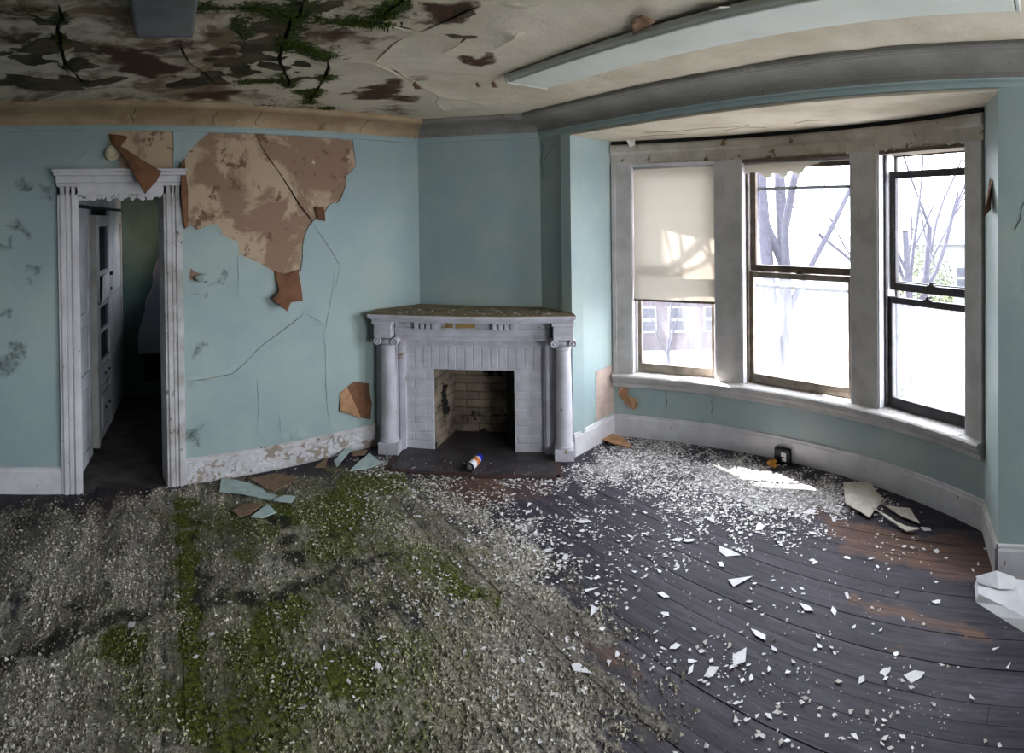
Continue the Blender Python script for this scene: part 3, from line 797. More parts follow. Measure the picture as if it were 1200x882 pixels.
def floorboards():
    v = RP @ VD
    v0 = v.min() - 0.01
    bw, gap = 0.086, 0.002
    k = 0
    while v0 < v.max():
        vc = v0 + bw / 2
        us = []
        for i in range(len(RP)):
            a, b = RP[i], RP[(i + 1) % len(RP)]
            va, vb = a @ VD - vc, b @ VD - vc
            if va * vb < 0:
                s = va / (va - vb)
                us.append((a + (b - a) * s) @ UD)
        if len(us) >= 2:
            u0, u1 = min(us) - 0.06, max(us) + 0.06
            cuts = [u0]
            if u1 - u0 > 2.5: cuts.append(u0 + (u1 - u0) * random.uniform(0.3, 0.7))
            cuts.append(u1)
            for a, b in zip(cuts[:-1], cuts[1:]):
                n = max(2, int((b - a) / 0.06))
                U = np.linspace(a, b - 0.002, n)
                dz = random.uniform(-0.0015, 0.0015)
                cup = random.uniform(0.0, 0.0015)
                V, Fc = [], []
                cols = [(v0, -0.025), (v0, -0.002 + cup), (vc, 0.0), (v0 + bw - gap, -0.002 + cup), (v0 + bw - gap, -0.025)]
                for u in U:
                    for vv, z in cols:
                        p = UD * u + VD * vv
                        V.append((p[0], p[1], z + dz))
                for i in range(n - 1):
                    for j in range(4):
                        Fc.append((i * 5 + j, i * 5 + j + 1, (i + 1) * 5 + j + 1, (i + 1) * 5 + j))
                Fc += [(0, 4, 3, 2, 1), tuple((n - 1) * 5 + j for j in range(5))]
                obj('floorboard', (V, Fc), M['floor'], floor, attrs=fattrs(np.array(V)))
                k += 1
        v0 += bw
    return k


floorboards()

# ---- walls
wl = obj('wall_left', join(box(XL, 0.17, YA + 0.006, YA + 0.15, -0.05, 2.85), box(0.81, DA[0] + 0.12, YA + 0.006, YA + 0.15, -0.05, 2.85),
                           box(0.17, 0.81, YA + 0.006, YA + 0.15, 2.14, 2.85)), M['base'])
tag(wl, 'teal painted wall around the doorway, paint peeling to brown undercoat', 'wall', kind='structure')


def wob(x, z):
    return 0.006 * noise.noise(Vector((x * 1.7, z * 1.7, 3.1))) + 0.002 * noise.noise(Vector((x * 6, z * 6, 1.7)))


holes = [refine(PEEL_BIG, 0.02, 0.006), refine(PEEL_DOOR, 0.025, 0.004, seed=2.0), refine(TEAR, 0.02, 0.003, seed=4.0), refine(PATCH, 0.02, 0.003, seed=5.0),
         [(0.155, -0.2), (0.825, -0.2), (0.825, 2.16), (0.155, 2.16)]]
holes += [slit(L, 0.0055 if i else 0.008, i * 1.7) for i, L in enumerate(CRACK_A)]
liftlines = [PEEL_BIG + PEEL_BIG[:1], PEEL_DOOR + PEEL_DOOR[:1], PATCH + PATCH[:1], TEAR + TEAR[:1]] + CRACK_A


def a3(p, t):
    return (p[0], YA - (wob(p[0], p[1]) if t == 0 else 0) + t - 0.002, p[1])


g, uv = layer([(XL, 0.0), (DA[0], 0.0), (DA[0], 2.66), (XL, 2.66)], holes, 0.05, a3, 0.012, dense=lambda G: G[:, 0] > -0.7)
# torn edges lift a little off the wall
lift = np.exp(-polydist(uv, liftlines) / 0.018)
V = np.array(g[0])
n_front = len(V)
ed = np.array([noise.noise(Vector((p[0] * 7, p[1] * 7, 8.0))) for p in uv])
V[:, 1] -= np.where(V[:, 1] < YA + 0.008, lift * np.clip(0.004 + 0.014 * ed, 0, 1), 0)
obj('paint_layer', (V, g[1]), M['teal'], wl, smooth=False, attrs=dict(stain=blobfield(uv, [(x, z, max(r, 0.05), 1.0) for x, z, r in STAIN_A], 0.03)))


def sheet(poly, to3d, step=0.03):
    g, uv = layer(refine(poly, 0.025, 0.004, seed=9.0), [], step, to3d, 0.003)
    return g


zt = max(p[1] for p in TAIL)
obj('peeling_strip', sheet(TAIL, lambda p, t: (p[0], YA - 0.012 - 0.10 * max(0, (zt - p[1]) / 0.32) ** 1.3 + t, p[1])), M['rust'], wl, True)
fx = FLAP_DOOR
obj('hanging_paint_flap', sheet(fx, lambda p, t: (p[0], YA - 0.015 - 0.13 * max(0, (2.60 - p[1]) / 0.45) - 0.02 * math.sin((p[0] - 0.4) * 12) + t, p[1])), M['rust'], wl, True)
obj('curled_paint_edge', sheet([(0.93, 2.36), (0.965, 2.40), (0.99, 2.15), (0.985, 1.90), (0.955, 1.88), (0.925, 2.1)], lambda p, t: (p[0], YA - 0.012 - 0.05 * max(0, (0.99 - p[0]) / 0.06) + t, p[1])), M['rust'], wl, True)
obj('paint_curl', sheet([(1.02, 1.53), (1.11, 1.545), (1.115, 1.50), (1.05, 1.485)], lambda p, t: (p[0], YA - 0.008 - 0.05 * max(0, (1.55 - p[1]) / 0.06) + t, p[1])), M['teal'], wl, True)
obj('paint_curl', sheet([(2.02, 2.04), (2.10, 2.03), (2.11, 1.92), (2.05, 1.93)], lambda p, t: (p[0], YA - 0.01 - 0.03 * max(0, (p[0] - 2.02) / 0.1) + t, p[1])), M['rust'], wl, True)
obj('peeled_patch', sheet([tuple(p) for p in PATCH], lambda p, t: (p[0], YA - 0.002 + t, p[1])), M['rust'], wl, True)
_m = (PATCH[0][0] * 0.5 + PATCH[6][0] * 0.5, PATCH[0][1] * 0.55 + PATCH[6][1] * 0.45)
obj('folded_paint', sheet([_m, tuple(PATCH[9]), tuple(PATCH[8]), tuple(PATCH[7]), tuple(PATCH[6]), tuple(PATCH[5])], lambda p, t: (p[0], YA - 0.012 - 0.02 * max(0, (0.5 - p[1]) / 0.25) + t, p[1])), M['sh_tan'], wl, True)
obj('crack', tube([(x + 0.006 * math.sin(i * 2.2), YA + 0.005, z) for i, (x, z) in enumerate(CRACK_P)], [0.002, 0.003, 0.005, 0.004, 0.006, 0.007, 0.006, 0.003], 5), M['lath'], wl)

fD, LD = frame2(DA, DB)
wc = obj('wall_corner', fD.box(-0.05, LD + 0.05, 0, 0.12, 1.08, 2.85), M['teal'])
tag(wc, 'plain teal chimney breast wall across the corner above the mantel', 'wall', kind='structure')
fB, LB = frame2(DB, BR)
L1 = float(np.linalg.norm(np.array(B1) - np.array(DB)))
L2 = float(np.linalg.norm(np.array(B2) - np.array(DB)))
wr = obj('wall_right', join(fB.box(0, L1, 0, 0.12, -0.05, 2.85), fB.box(L2, LB, 0, 0.12, -0.05, 2.85), fB.box(L1, L2, 0, 0.12, 2.592, 2.85)), M['teal'])
tag(wr, 'teal wall with a wide opening into the bow window bay', 'wall', kind='structure')
obj('crack', fB([(*a, z) for a, z in []] and None or join(*[tube([(L2 + 0.09 + 0.02 * i + 0.008 * math.sin(i * 2.1), -0.0005, 2.05 - 0.055 * (9 - i) + 0.3) for i in range(10)], 0.0022, 4)])), M['lath'], wr)
obj('crack', fB(tube([(0.03 + 0.012 * math.sin(i * 1.9), -0.0005, 2.55 - 0.06 * i) for i in range(6)], 0.0022, 4)), M['lath'], wr)
obj('crack', fB(tube([(0.05 + 0.02 * i, -0.0005, 2.40 + 0.018 * i) for i in range(8)], 0.0015, 4)), M['lath'], wr)

fRL, LRL = frame2(B1, arc(ARC_L))
w1 = obj('wall_bay_left', fRL.box(0.0, LRL + 0.02, 0, 0.1, -0.05, 2.62), M['teal'])
tag(w1, 'brightly lit pale teal side wall at the left of the window bay', 'wall', kind='structure')
obj('bare_plaster_patch', fRL(prism([(0.30, -0.004), (LRL - 0.005, -0.004), (LRL - 0.005, 0.0), (0.30, 0.0)], 0.2, 0.62)), M['sh_pink'], w1)
fRR, LRR = frame2(B2, arc(ARC_R), True)
w2 = obj('wall_bay_right', fRR.box(0.0, LRR + 0.02, 0, 0.1, -0.05, 2.62), M['teal'])
tag(w2, 'narrow pale teal side wall at the right of the window bay', 'wall', kind='structure')
obj('paint_curl', fRR([(0.10, -0.002, 2.10), (0.22, -0.002, 2.12), (0.20, -0.002, 1.93), (0.06, -0.05, 1.95), (0.04, -0.06, 1.90)], ) if False else fRR(([(0.16, -0.002, 2.12), (0.26, -0.002, 2.14), (0.24, -0.03, 1.98), (0.10, -0.06, 1.92), (0.20, -0.004, 1.96)], [(0, 1, 2, 4), (0, 4, 3), (4, 2, 3)])), M['rust'], w2)
wb = obj('wall_bay', join(arcsweep(20.5, -48.4, [(RB, -0.05), (2.99, -0.05), (2.99, 0.52), (RB, 0.52)], 40),
                          arcsweep(20.5, -48.4, [(RB, 2.54), (2.99, 2.54), (2.99, 2.85), (RB, 2.85)], 40)), M['teal'])
tag(wb, 'low curved teal wall under the bow window', 'wall', kind='structure')
obj('peeling_paint', ([(*arc(18.6, RB - 0.004), 0.36), (*arc(17.9, RB - 0.03), 0.455), (*arc(16.8, RB - 0.006), 0.45), (*arc(16.4, RB - 0.04), 0.36), (*arc(14.9, RB - 0.02), 0.34), (*arc(14.6, RB - 0.045), 0.29), (*arc(15.6, RB - 0.03), 0.24), (*arc(17.2, RB - 0.01), 0.29)],
                      [(0, 1, 2, 3), (0, 3, 7), (3, 4, 6, 7), (4, 5, 6)]), M['sh_tan'], wb)
for _k, (_a, _z0, _z1) in enumerate([(9.6, 0.24, 0.42), (1.2, 0.27, 0.40)]):
    obj('crack', tube([(*arc(_a + 0.15 * math.sin(i * 2), RB + 0.0005), _z0 + (_z1 - _z0) * i / 5) for i in range(6)], 0.004, 4), M['sh_brown'], wb)

# unseen walls behind the camera; the back window is added as fill light
def win_wall(name, p, q, wins, label, flip=False):
    f, L = frame2(p, q, flip)
    gs, x = [], 0.0
    for a, b in wins:
        gs.append(f.box(x, a, 0, 0.15, -0.05, 2.85))
        gs.append(f.box(a, b, 0, 0.15, -0.05, 0.6))
        gs.append(f.box(a, b, 0, 0.15, 2.4, 2.85))
        mid = (a + b) / 2
        c = f.pt(mid, 0.1, 1.5)
        portal('window_portal', c, f.n, f.t, b - a, 1.8)
        x = b
    gs.append(f.box(x, L, 0, 0.15, -0.05, 2.85))
    o = obj(name, join(*gs), M['backwall'])
    tag(o, label, 'wall', kind='structure')
    for a, b in wins:
        obj('sash_bars', join(f.box(a, b, 0.08, 0.12, 1.47, 1.53), f.box(a, a + 0.05, 0.08, 0.12, 0.6, 2.4), f.box(b - 0.05, b, 0.08, 0.12, 0.6, 2.4),
                              f.box(a, b, 0.08, 0.12, 0.6, 0.67), f.box(a, b, 0.08, 0.12, 2.34, 2.4)), M['trim'], o)


win_wall('wall_back', BR, (XL, YR), [(0.15, 1.4)], 'teal back wall behind the camera with a tall window added for fill daylight')
win_wall('wall_side', (XL, YR), (XL, YA), [], 'plain teal side wall opposite the bay')

# ---- ceiling: backing and a broken plaster coat
ce = obj('ceiling', prism(HALL, ZC + 0.014, ZC + 0.12), M['lath'])
tag(ce, 'water stained ceiling of cracked cream plaster with green moss in the cracks', 'ceiling', kind='structure')
crl = [L for _, L in CRACK_C]


def c3(p, t):
    z = 0.010 * noise.noise(Vector((p[0] * 2.1, p[1] * 2.1, 5.5))) + 0.004 * noise.noise(Vector((p[0] * 9, p[1] * 9, 2.2)))
    return (p[0], p[1], ZC + (z if t == 0 else t))


def cvis(G):
    d = np.hypot(G[:, 0], G[:, 1])
    return (d > 1.7) & (G[:, 0] > -1.0) & (G[:, 1] > -0.9)


g, uv = layer(HALL, [slit(L, wd * 1.4, i * 2.3) for i, (wd, L) in enumerate(CRACK_C)], 0.036, c3, 0.03, dense=cvis)
cd_ = polydist(uv, crl)
V = np.array(g[0])
low = np.array([noise.noise(Vector((p[0] * 4, p[1] * 4, 12.0))) for p in uv])
V[:, 2] -= np.where(V[:, 2] < ZC + 0.012, np.exp(-cd_ / 0.03) * np.clip(0.006 + 0.02 * low, 0, 1), 0)
mossf = np.maximum(blobfield(uv, C_MOSS, 0.03) * np.exp(-(cd_ / 0.10) ** 1.3) * 1.15, blobfield(uv, C_MOSS, 0.05) * 0.5)
old = np.clip((1.6 - uv[:, 0]) / 0.6, 0, 1)
obj('plaster_layer', (V, g[1]), M['ceil'], ce, attrs=dict(moss=mossf, stain=blobfield(uv, C_STAIN, 0.05) * 0.9, peel=blobfield(uv, C_PEEL, 0.05), old=old))


def moss_tufts(N):
    Vs, Fs, sh = [], [], []
    pts = []
    for L in crl[:13]:
        P = refine(L, 0.012, 0.008, False)
        pts += P
    pts = np.array(pts)
    wgt = blobfield(pts, C_MOSS, 0.0)
    pts = pts[wgt > 0.3]
    idx = RNG.integers(0, len(pts), N)
    C = pts[idx] + RNG.normal(0, 0.024, (N, 2))
    cl = np.sin(C[:, 0] * 41 + 2 * np.sin(C[:, 1] * 29)) + np.sin(C[:, 1] * 37)
    C = C[(cl > -0.3) & (polydist(C, crl) > 0.009)]
    N = len(C)
    s = RNG.uniform(0.002, 0.007, N)
    for i in range(N):
        n = len(Vs)
        for k in range(3):
            a = 2.1 * k + i
            Vs.append((C[i, 0] + s[i] * math.cos(a), C[i, 1] + s[i] * math.sin(a), ZC + 0.008))
        Vs.append((C[i, 0], C[i, 1], ZC - 0.008 - s[i] * 0.9))
        Fs += [(n, n + 1, n + 3), (n + 1, n + 2, n + 3), (n + 2, n, n + 3)]
        sh += [RNG.uniform(0, 1)] * 4
    return (Vs, Fs), sh


g, sh = moss_tufts(5000)
o = obj('moss_tufts', g, M['moss'], ce, attrs=dict(shade=sh))
o['kind'] = 'stuff'
_cc = np.mean(CURL_C, 0)
obj('peeling_curl', sheet([tuple(p) for p in CURL_C], lambda p, t: (p[0], p[1], ZC - 0.012 - 0.35 * abs(p[1] - _cc[1]) ** 1.2 + t)), M['curlback'], ce, True)
obj('peeling_curl', sheet([(p[0] + 0.03, p[1] - 0.32) for p in CURL_C], lambda p, t: (p[0], p[1], ZC - 0.012 - 0.3 * abs(p[0] - _cc[0] - 0.03) ** 1.2 + t)), M['sh_white'], ce, True)
for _x, _y, _s in [(2.42, 2.42, 0.05), (2.36, 2.50, 0.04), (2.05, 2.72, 0.06)]:
    obj('peeling_curl', sheet([(_x, _y), (_x + _s, _y + 0.01), (_x + _s * 0.8, _y + _s), (_x + 0.01, _y + _s * 0.7)], lambda p, t: (p[0], p[1], ZC - 0.01 - 0.6 * abs(p[0] - _x) + t), 0.02), M['curlback'], ce, True)

# bay ceiling
cb = obj('ceiling_bay', prism([(bx(2.76), 2.76), B2] + [arc(ARC_R - 1 + (ARC_L - ARC_R + 2) * i / 24, 3.28) for i in range(25)], 2.578, 2.85), M['soffit'])
tag(cb, 'cream cracked plaster ceiling inside the window bay', 'ceiling', kind='structure')
for _pts in ([(10, 2.40), (4, 2.45), (-2, 2.40), (-8, 2.46), (-11, 2.42)], [(-4, 2.58), (-9, 2.5), (-12, 2.6)], [(-18, 2.55), (-21, 2.5), (-24, 2.56)], [(14, 2.62), (9, 2.58), (4, 2.62)]):
    obj('crack', tube([(*arc(a, r - 0.05), 2.5785) for a, r in _pts], 0.0035, 4), M['sh_brown'], cb)
obj('painted_shadow_gap', arcsweep(19.3, -47.2, [(2.79, 2.546), (2.99, 2.546), (2.99, 2.5785), (2.79, 2.5785)], 30), M['soot_and_shade'], cb)  # solid black strip over the head casing; the gap's shade is its colour
for _a in (16.0,):
    obj('peeling_curl', ([(*arc(_a, 2.70), 2.577), (*arc(_a - 1.6, 2.72), 2.577), (*arc(_a - 1.2, 2.78), 2.53), (*arc(_a - 0.3, 2.77), 2.52)], [(0, 1, 2, 3)]), M['sh_white'], cb)

# ---- cornice and picture rail
PATH = [(XL, YA), DA, DB, BR]
cove = [(0.0, 2.80), (0.0, 2.643), (0.03, 2.643), (0.034, 2.655)] + [(0.034 + 0.19 * (1 - math.cos(a)), 2.655 + 0.078 * math.sin(a)) for a in np.linspace(0.2, math.pi / 2, 7)] + [(0.232, 2.738), (0.25, 2.738), (0.262, 2.748), (0.262, 2.762), (0.252, 2.80)]
rail = [(0.0, 2.60), (0.016, 2.603), (0.022, 2.62), (0.022, 2.636), (0.03, 2.643), (0.0, 2.643)]
t1 = tag(obj('trim_1', sweep(PATH, cove, [0]), M['corn_l'], origin=(0, YA, 2.64)), 'peach coloured bare plaster cove cornice above the doorway wall', 'cornice', kind='structure')
t2 = tag(obj('trim_2', sweep(PATH, cove, [1]), M['corn_r'], origin=(3.3, 3.5, 2.64)), 'short grey cove cornice across the chimney corner', 'cornice', kind='structure')
t3 = tag(obj('trim_3', sweep(PATH, cove, [2]), M['corn_r'], origin=(3.0, 1, 2.64)), 'long grey cove cornice above the bay opening', 'cornice', kind='structure')
t4 = tag(obj('trim_4', sweep(PATH, rail), M['teal'], origin=(3.0, 2, 2.6)), 'thin teal picture rail under the cornice', 'picture rail', kind='structure')
for _x in (0.50, 0.63, 1.02, 2.06):     # plaster lumps and cracks on the old cornice
    _s = random.uniform(0.03, 0.06)
    obj('broken_plaster', sheet([(_x, 0.0), (_x + _s, 0.01), (_x + _s * 1.2, 0.05), (_x + _s * 0.3, 0.06)], lambda p, t: (p[0], YA - 0.05 - p[1] * 1.5 - 0.006 + t, 2.655 + p[1] * 0.75 - 0.012), 0.02), M['corn_l'], t1)
for _x in (0.58, 1.18, 1.52, 2.45):
    obj('crack', tube([(_x + 0.01 * math.sin(i * 2 + _x), YA - 0.036 - 0.19 * (1 - math.cos(i * 0.3)), 2.652 + 0.078 * math.sin(i * 0.3)) for i in range(6)], 0.0018, 4), M['lath'], t1)

# ---- baseboards
bprof = [(0.0, 0.0), (0.02, 0.0), (0.02, 0.158), (0.014, 0.168), (0.014, 0.182), (0.006, 0.188), (0.0, 0.188)]
b1 = tag(obj('baseboard_left', sweep([(XL, YA), (0.03, YA)], bprof), M['trim'], origin=(-0.2, YA, 0)), 'white baseboard left of the doorway', 'baseboard', kind='structure')
b2 = tag(obj('baseboard_left', sweep([(0.94, YA), (2.62, YA)], bprof), M['trim_worn'], origin=(1.7, YA, 0)), 'badly peeling white baseboard between doorway and fireplace', 'baseboard', kind='structure')
b3 = tag(obj('baseboard_right', sweep([B2, BR], bprof), M['trim'], origin=(*B2, 0)), 'lavender white baseboard right of the bay', 'baseboard', kind='structure')
b4 = tag(obj('baseboard_bay_left', sweep([B1, arc(ARC_L)], bprof), M['trim'], origin=(*B1, 0)), 'short white baseboard between fireplace and bow window', 'baseboard', kind='structure')
b5 = tag(obj('baseboard_bay_right', sweep([arc(ARC_R), B2], bprof), M['casing'], origin=(*B2, 0)), 'short white baseboard at the right end of the bay', 'baseboard', kind='structure')
b6 = tag(obj('baseboard_bay', arcsweep(ARC_L, ARC_R, [(RB - o_, z) for o_, z in bprof], 48), M['trim'], origin=(*arc(-10), 0)), 'long curved white baseboard under the bow window', 'baseboard', kind='structure')


def peel_bits(N, fn, s0, s1):
    """curled scraps of loose paint standing off a surface; fn(i) -> point, along, up, out vectors"""
    Vs, Fs = [], []
    for i in range(N):
        P, a, u, o_ = fn(i)
        s, h = random.uniform(s0, s1), random.uniform(s0, s1)
        k = random.uniform(0.1, 0.5) * s
        n = len(Vs)
        rot = random.uniform(-0.8, 0.8)
        a2, u2 = a * math.cos(rot) + u * math.sin(rot), u * math.cos(rot) - a * math.sin(rot)
        for (x, y, z) in ((-s, 0, -0.001), (-s * .2, -h * .8, -k * .4), (s, -h * .3, -k), (s * .7, h * .6, -k * .7), (-s * .4, h * .8, -0.002)):
            Vs.append(tuple(P + a2 * x + u2 * y + o_ * (-z + 0.001)))
        Fs += [(n, n + 1, n + 2), (n, n + 2, n + 3), (n, n + 3, n + 4)]
    return Vs, Fs


o = obj('loose_paint', peel_bits(240, lambda i: (Vector((random.uniform(0.96, 2.45), YA - 0.02, random.uniform(0.02, 0.15))), Vector((1, 0, 0)), Vector((0, 0, 1)), Vector((0, -1, 0))), 0.008, 0.028), M['trim'], b2)
o['kind'] = 'stuff'
o = obj('bare_patches', peel_bits(26, lambda i: (Vector((random.uniform(1.0, 2.5), YA - 0.0205, random.uniform(0.03, 0.14))), Vector((1, 0, 0)), Vector((0, 0, 1)), Vector((0, -0.05, 0))), 0.03, 0.07), M['barewood'], b2)
o['kind'] = 'stuff'

# ---- doorway
d1 = empty('door_1', (0.49, YA, 0))
tag(d1, 'open doorway with a chipped white moulded casing', 'doorway', kind='structure')


def casing_side(x0, x1, inner):
    y = YA - 0.004
    e = 0.018 if inner > x0 + 0.05 else -0.018
    a, b = min(x0, x1), max(x0, x1)
    return join(box(a, b, y - 0.022, y + 0.02, 0, 2.20), box(a + 0.02, a + 0.05, y - 0.032, y, 0, 2.20), box(b - 0.05, b - 0.02, y - 0.032, y, 0, 2.20),
                box(a + 0.06, b - 0.06, y - 0.028, y, 0, 2.20))


obj('casing', casing_side(0.03, 0.18, 0.18), M['trim'], d1, bevel=0.003)
obj('casing', casing_side(0.80, 0.94, 0.80), M['trim_worn'], d1, bevel=0.003)
obj('jamb', box(0.165, 0.185, YA, YA + 0.16, 0, 2.14), M['hallwhite'], d1)
obj('jamb', box(0.797, 0.817, YA, YA + 0.16, 0, 2.14), M['trim_worn'], d1)
obj('head_jamb', box(0.165, 0.817, YA, YA + 0.16, 2.125, 2.145), M['trim_worn'], d1)
obj('head_casing', box(0.03, 0.94, YA - 0.026, YA + 0.016, 2.14, 2.205), M['trim'], d1, bevel=0.003)
obj('cap_moulding', join(box(0.025, 0.945, YA - 0.034, YA, 2.20, 2.225), box(0.02, 0.95, YA - 0.046, YA, 2.225, 2.275), box(0.005, 0.965, YA - 0.066, YA, 2.275, 2.30), box(-0.005, 0.975, YA - 0.08, YA, 2.30, 2.322)), M['trim'], d1, bevel=0.005)
o = obj('loose_paint', peel_bits(70, lambda i: (Vector((random.uniform(0.19, 0.79), YA - 0.024, random.uniform(2.105, 2.15))), Vector((1, 0, 0)), Vector((0, 0, 1)), Vector((0, -1, 0.1))), 0.008, 0.026), M['trim'], d1)
o['kind'] = 'stuff'

# ---- hall behind the doorway
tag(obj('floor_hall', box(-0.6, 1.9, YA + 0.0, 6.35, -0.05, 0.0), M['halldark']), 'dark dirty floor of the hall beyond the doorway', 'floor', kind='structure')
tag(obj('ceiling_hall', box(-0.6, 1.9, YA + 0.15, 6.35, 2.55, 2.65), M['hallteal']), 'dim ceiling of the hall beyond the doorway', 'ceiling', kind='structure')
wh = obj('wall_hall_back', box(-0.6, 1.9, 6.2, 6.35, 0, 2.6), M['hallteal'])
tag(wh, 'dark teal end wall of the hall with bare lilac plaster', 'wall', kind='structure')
g, _ = layer(refine([(1.35, 1.75), (1.21, 1.66), (1.16, 1.52), (1.10, 1.38), (1.09, 1.2), (1.02, 1.08), (0.99, 0.9), (0.93, 0.75), (0.92, 0.52), (1.35, 0.52)], 0.04, 0.012), [], 0.1, lambda p, t: (p[0], 6.19 + t, p[1]), 0.01)
obj('bare_plaster', g, M['lilac'], wh)
obj('ledge', join(box(0.92, 1.4, 6.15, 6.2, 0.475, 0.525), box(0.93, 1.4, 6.17, 6.2, 0.525, 0.56)), M['hallwhite'], wh, bevel=0.004)
obj('dark_patch', refine and prism([(0.98, 6.19), (1.3, 6.19), (1.3, 6.2), (1.0, 6.2)], 0.16, 0.44), M['lath'], wh)  # flat near-black patch on the wall below the ledge
fh, LH = frame2((0.81, 4.21), (1.5, 6.2), True)
portal('window_portal', fh.pt(1.5, 0.06, 1.8), fh.n, fh.t, 0.3, 0.4)  # unseen opening added here to brighten the dim hall
tag(obj('wall_hall_right', join(fh.box(0, 1.35, 0, 0.1, 0, 2.6), fh.box(1.65, LH, 0, 0.1, 0, 2.6), fh.box(1.35, 1.65, 0, 0.1, 0, 1.6), fh.box(1.35, 1.65, 0, 0.1, 2.0, 2.6)), M['hallteal']), 'teal right wall of the hall with a small opening added to let in daylight', 'wall', kind='structure')
fh, LH = frame2((0.165, 4.215), (0.755, 6.19))
tag(obj('wall_hall_left', join(fh.box(-0.05, LH, 0.32, 0.4, 0, 2.6), fh.box(-0.05, 0.0, 0.0, 0.4, 0, 2.6), fh.box(0, LH, 0.0, 0.32, 2.08, 2.6)), M['hallwhite']), 'dim panelled left wall of the hall with dark recess', 'wall', kind='structure')


def panelled(name, x0, x1, z0, z1, panels, mat, parent):
    """a leaf with raised frames round recessed panels"""
    p = obj(name, fh.box(x0, x1, 0.012, 0.035, z0, z1), mat, parent)
    xs, gs = 0.07, []
    zs = [z0] + [z for a, b in panels for z in (a, b)] + [z1]
    gs += [fh.box(x0, x0 + xs, 0, 0.02, z0, z1), fh.box(x1 - xs, x1, 0, 0.02, z0, z1)]
    for i in range(0, len(zs), 2):
        gs.append(fh.box(x0 + xs, x1 - xs, 0, 0.02, zs[i], zs[i + 1]))
    obj('stiles_and_rails', join(*gs), mat, p)
    for a, b in panels:
        obj('panel', fh.box(x0 + xs + 0.02, x1 - xs - 0.02, 0.006, 0.02, a + 0.02, b - 0.02), mat, p)
    return p


d3 = empty('door_3', fh.pt(0.25, 0, 0))
tag(d3, 'grey white panelled door folded back just inside the doorway', 'door', kind='structure')
panelled('leaf', 0.02, 0.47, 0.02, 2.05, [(0.12, 0.62), (0.74, 1.12), (1.22, 1.92)], M['hallwhite'], d3)
d4 = empty('door_4', fh.pt(1.6, 0, 0))
tag(d4, 'far white panelled section at the end of the hall', 'panelling', kind='structure')
panelled('leaf', 1.36, LH, 0.02, 2.05, [(0.12, 0.62), (0.74, 1.12), (1.22, 1.92)], M['hallwhite'], d4)
d2 = empty('door_2', fh.pt(0.95, 0, 0))
tag(d2, 'tall white cabinet door in the hall with glass panes and drawers', 'door', kind='structure')
X0, X1 = 0.62, 1.34
obj('edge_stile', fh.box(X0 - 0.03, X0 + 0.02, -0.03, 0.03, 0.02, 2.0), M['casing'], d2)
zz = [(0.02, 0.10), (0.42, 0.47), (0.66, 0.70), (0.95, 0.98), (1.18, 1.21), (1.46, 1.50), (1.90, 2.0)]
obj('stiles_and_rails', join(fh.box(X0 + 0.02, X0 + 0.16, -0.015, 0.02, 0.02, 2.0), fh.box(X1 - 0.14, X1, -0.015, 0.02, 0.02, 2.0), *[fh.box(X0 + 0.16, X1 - 0.14, -0.012, 0.02, a, b) for a, b in zz]), M['hallwhite'], d2)
for a, b in ((0.70, 0.95), (0.98, 1.18), (1.50, 1.90)):
    obj('pane', fh.box(X0 + 0.16, X1 - 0.14, 0.0, 0.004, a, b), M['glass_dark'], d2)
for a, b in ((0.10, 0.42), (0.47, 0.66)):
    dr = obj('drawer', fh.box(X0 + 0.18, X1 - 0.16, -0.02, 0.02, a + 0.02, b - 0.02), M['hallwhite'], d2, bevel=0.004)
    for xk in (0.9, 1.06):
        obj('knob', fh(lathe([(0.001, 0), (0.014, 0.004), (0.014, 0.014), (0.001, 0.018)], 8)) if False else fh.box(xk, xk + 0.02, -0.04, -0.02, (a + b) / 2, (a + b) / 2 + 0.02), M['metal'], dr)
obj('pinned_sheet', fh(([(X0 + 0.16, -0.03, 1.22), (X1 - 0.18, -0.02, 1.25), (X1 - 0.14, -0.02, 1.47), (X0 + 0.20, -0.035, 1.46)], [(0, 1, 2, 3)])), M['paper'], d2)
obj('handle', fh.box(X1 - 0.10, X1 - 0.03, -0.04, -0.015, 1.43, 1.46), M['metal'], d2)
obj('hinge', fh.box(X1 - 0.06, X1 - 0.02, -0.025, -0.015, 1.28, 1.31), M['metal'], d2)
obj('doorknob', fh.box(X0 - 0.02, X0 + 0.005, -0.055, -0.03, 1.23, 1.26), M['steel'], d2, bevel=0.008)

# ================================================================== BOW WINDOW
t5 = tag(obj('trim_5', arcsweep(ARC_L, ARC_R, [(2.99, 2.375), (2.80, 2.375), (2.793, 2.39), (2.793, 2.465), (2.772, 2.482), (2.772, 2.528), (2.785, 2.546), (2.99, 2.546)], 48), M['head'], origin=(*arc(-10), 2.37)),
         'curved flaking ivory head casing over the three windows', 'window trim', kind='structure')
o = obj('loose_paint', peel_bits(80, lambda i: (lambda a: (Vector((*arc(a, 2.79), random.choice((2.376, 2.378, 2.385, random.uniform(2.38, 2.42))))), Vector((math.sin(math.radians(a)), -math.cos(math.radians(a)), 0)), Vector((0, 0, 1)), Vector((-math.cos(math.radians(a)), -math.sin(math.radians(a)), 0))))(random.uniform(-46, 15)), 0.006, 0.018), M['casing'], t5)
o['kind'] = 'stuff'
t6 = tag(obj('trim_6', arcsweep(ARC_L, ARC_R, [(2.99, 0.50), (2.99, 0.556), (2.74, 0.55), (2.728, 0.54), (2.728, 0.525), (2.748, 0.514), (2.748, 0.498), (2.768, 0.47), (2.768, 0.442), (2.786, 0.43), (2.81, 0.43), (2.81, 0.50)], 48), M['casing'], origin=(*arc(-10), 0.43)),
         'long curved white window sill with moulded edge', 'window sill', kind='structure')
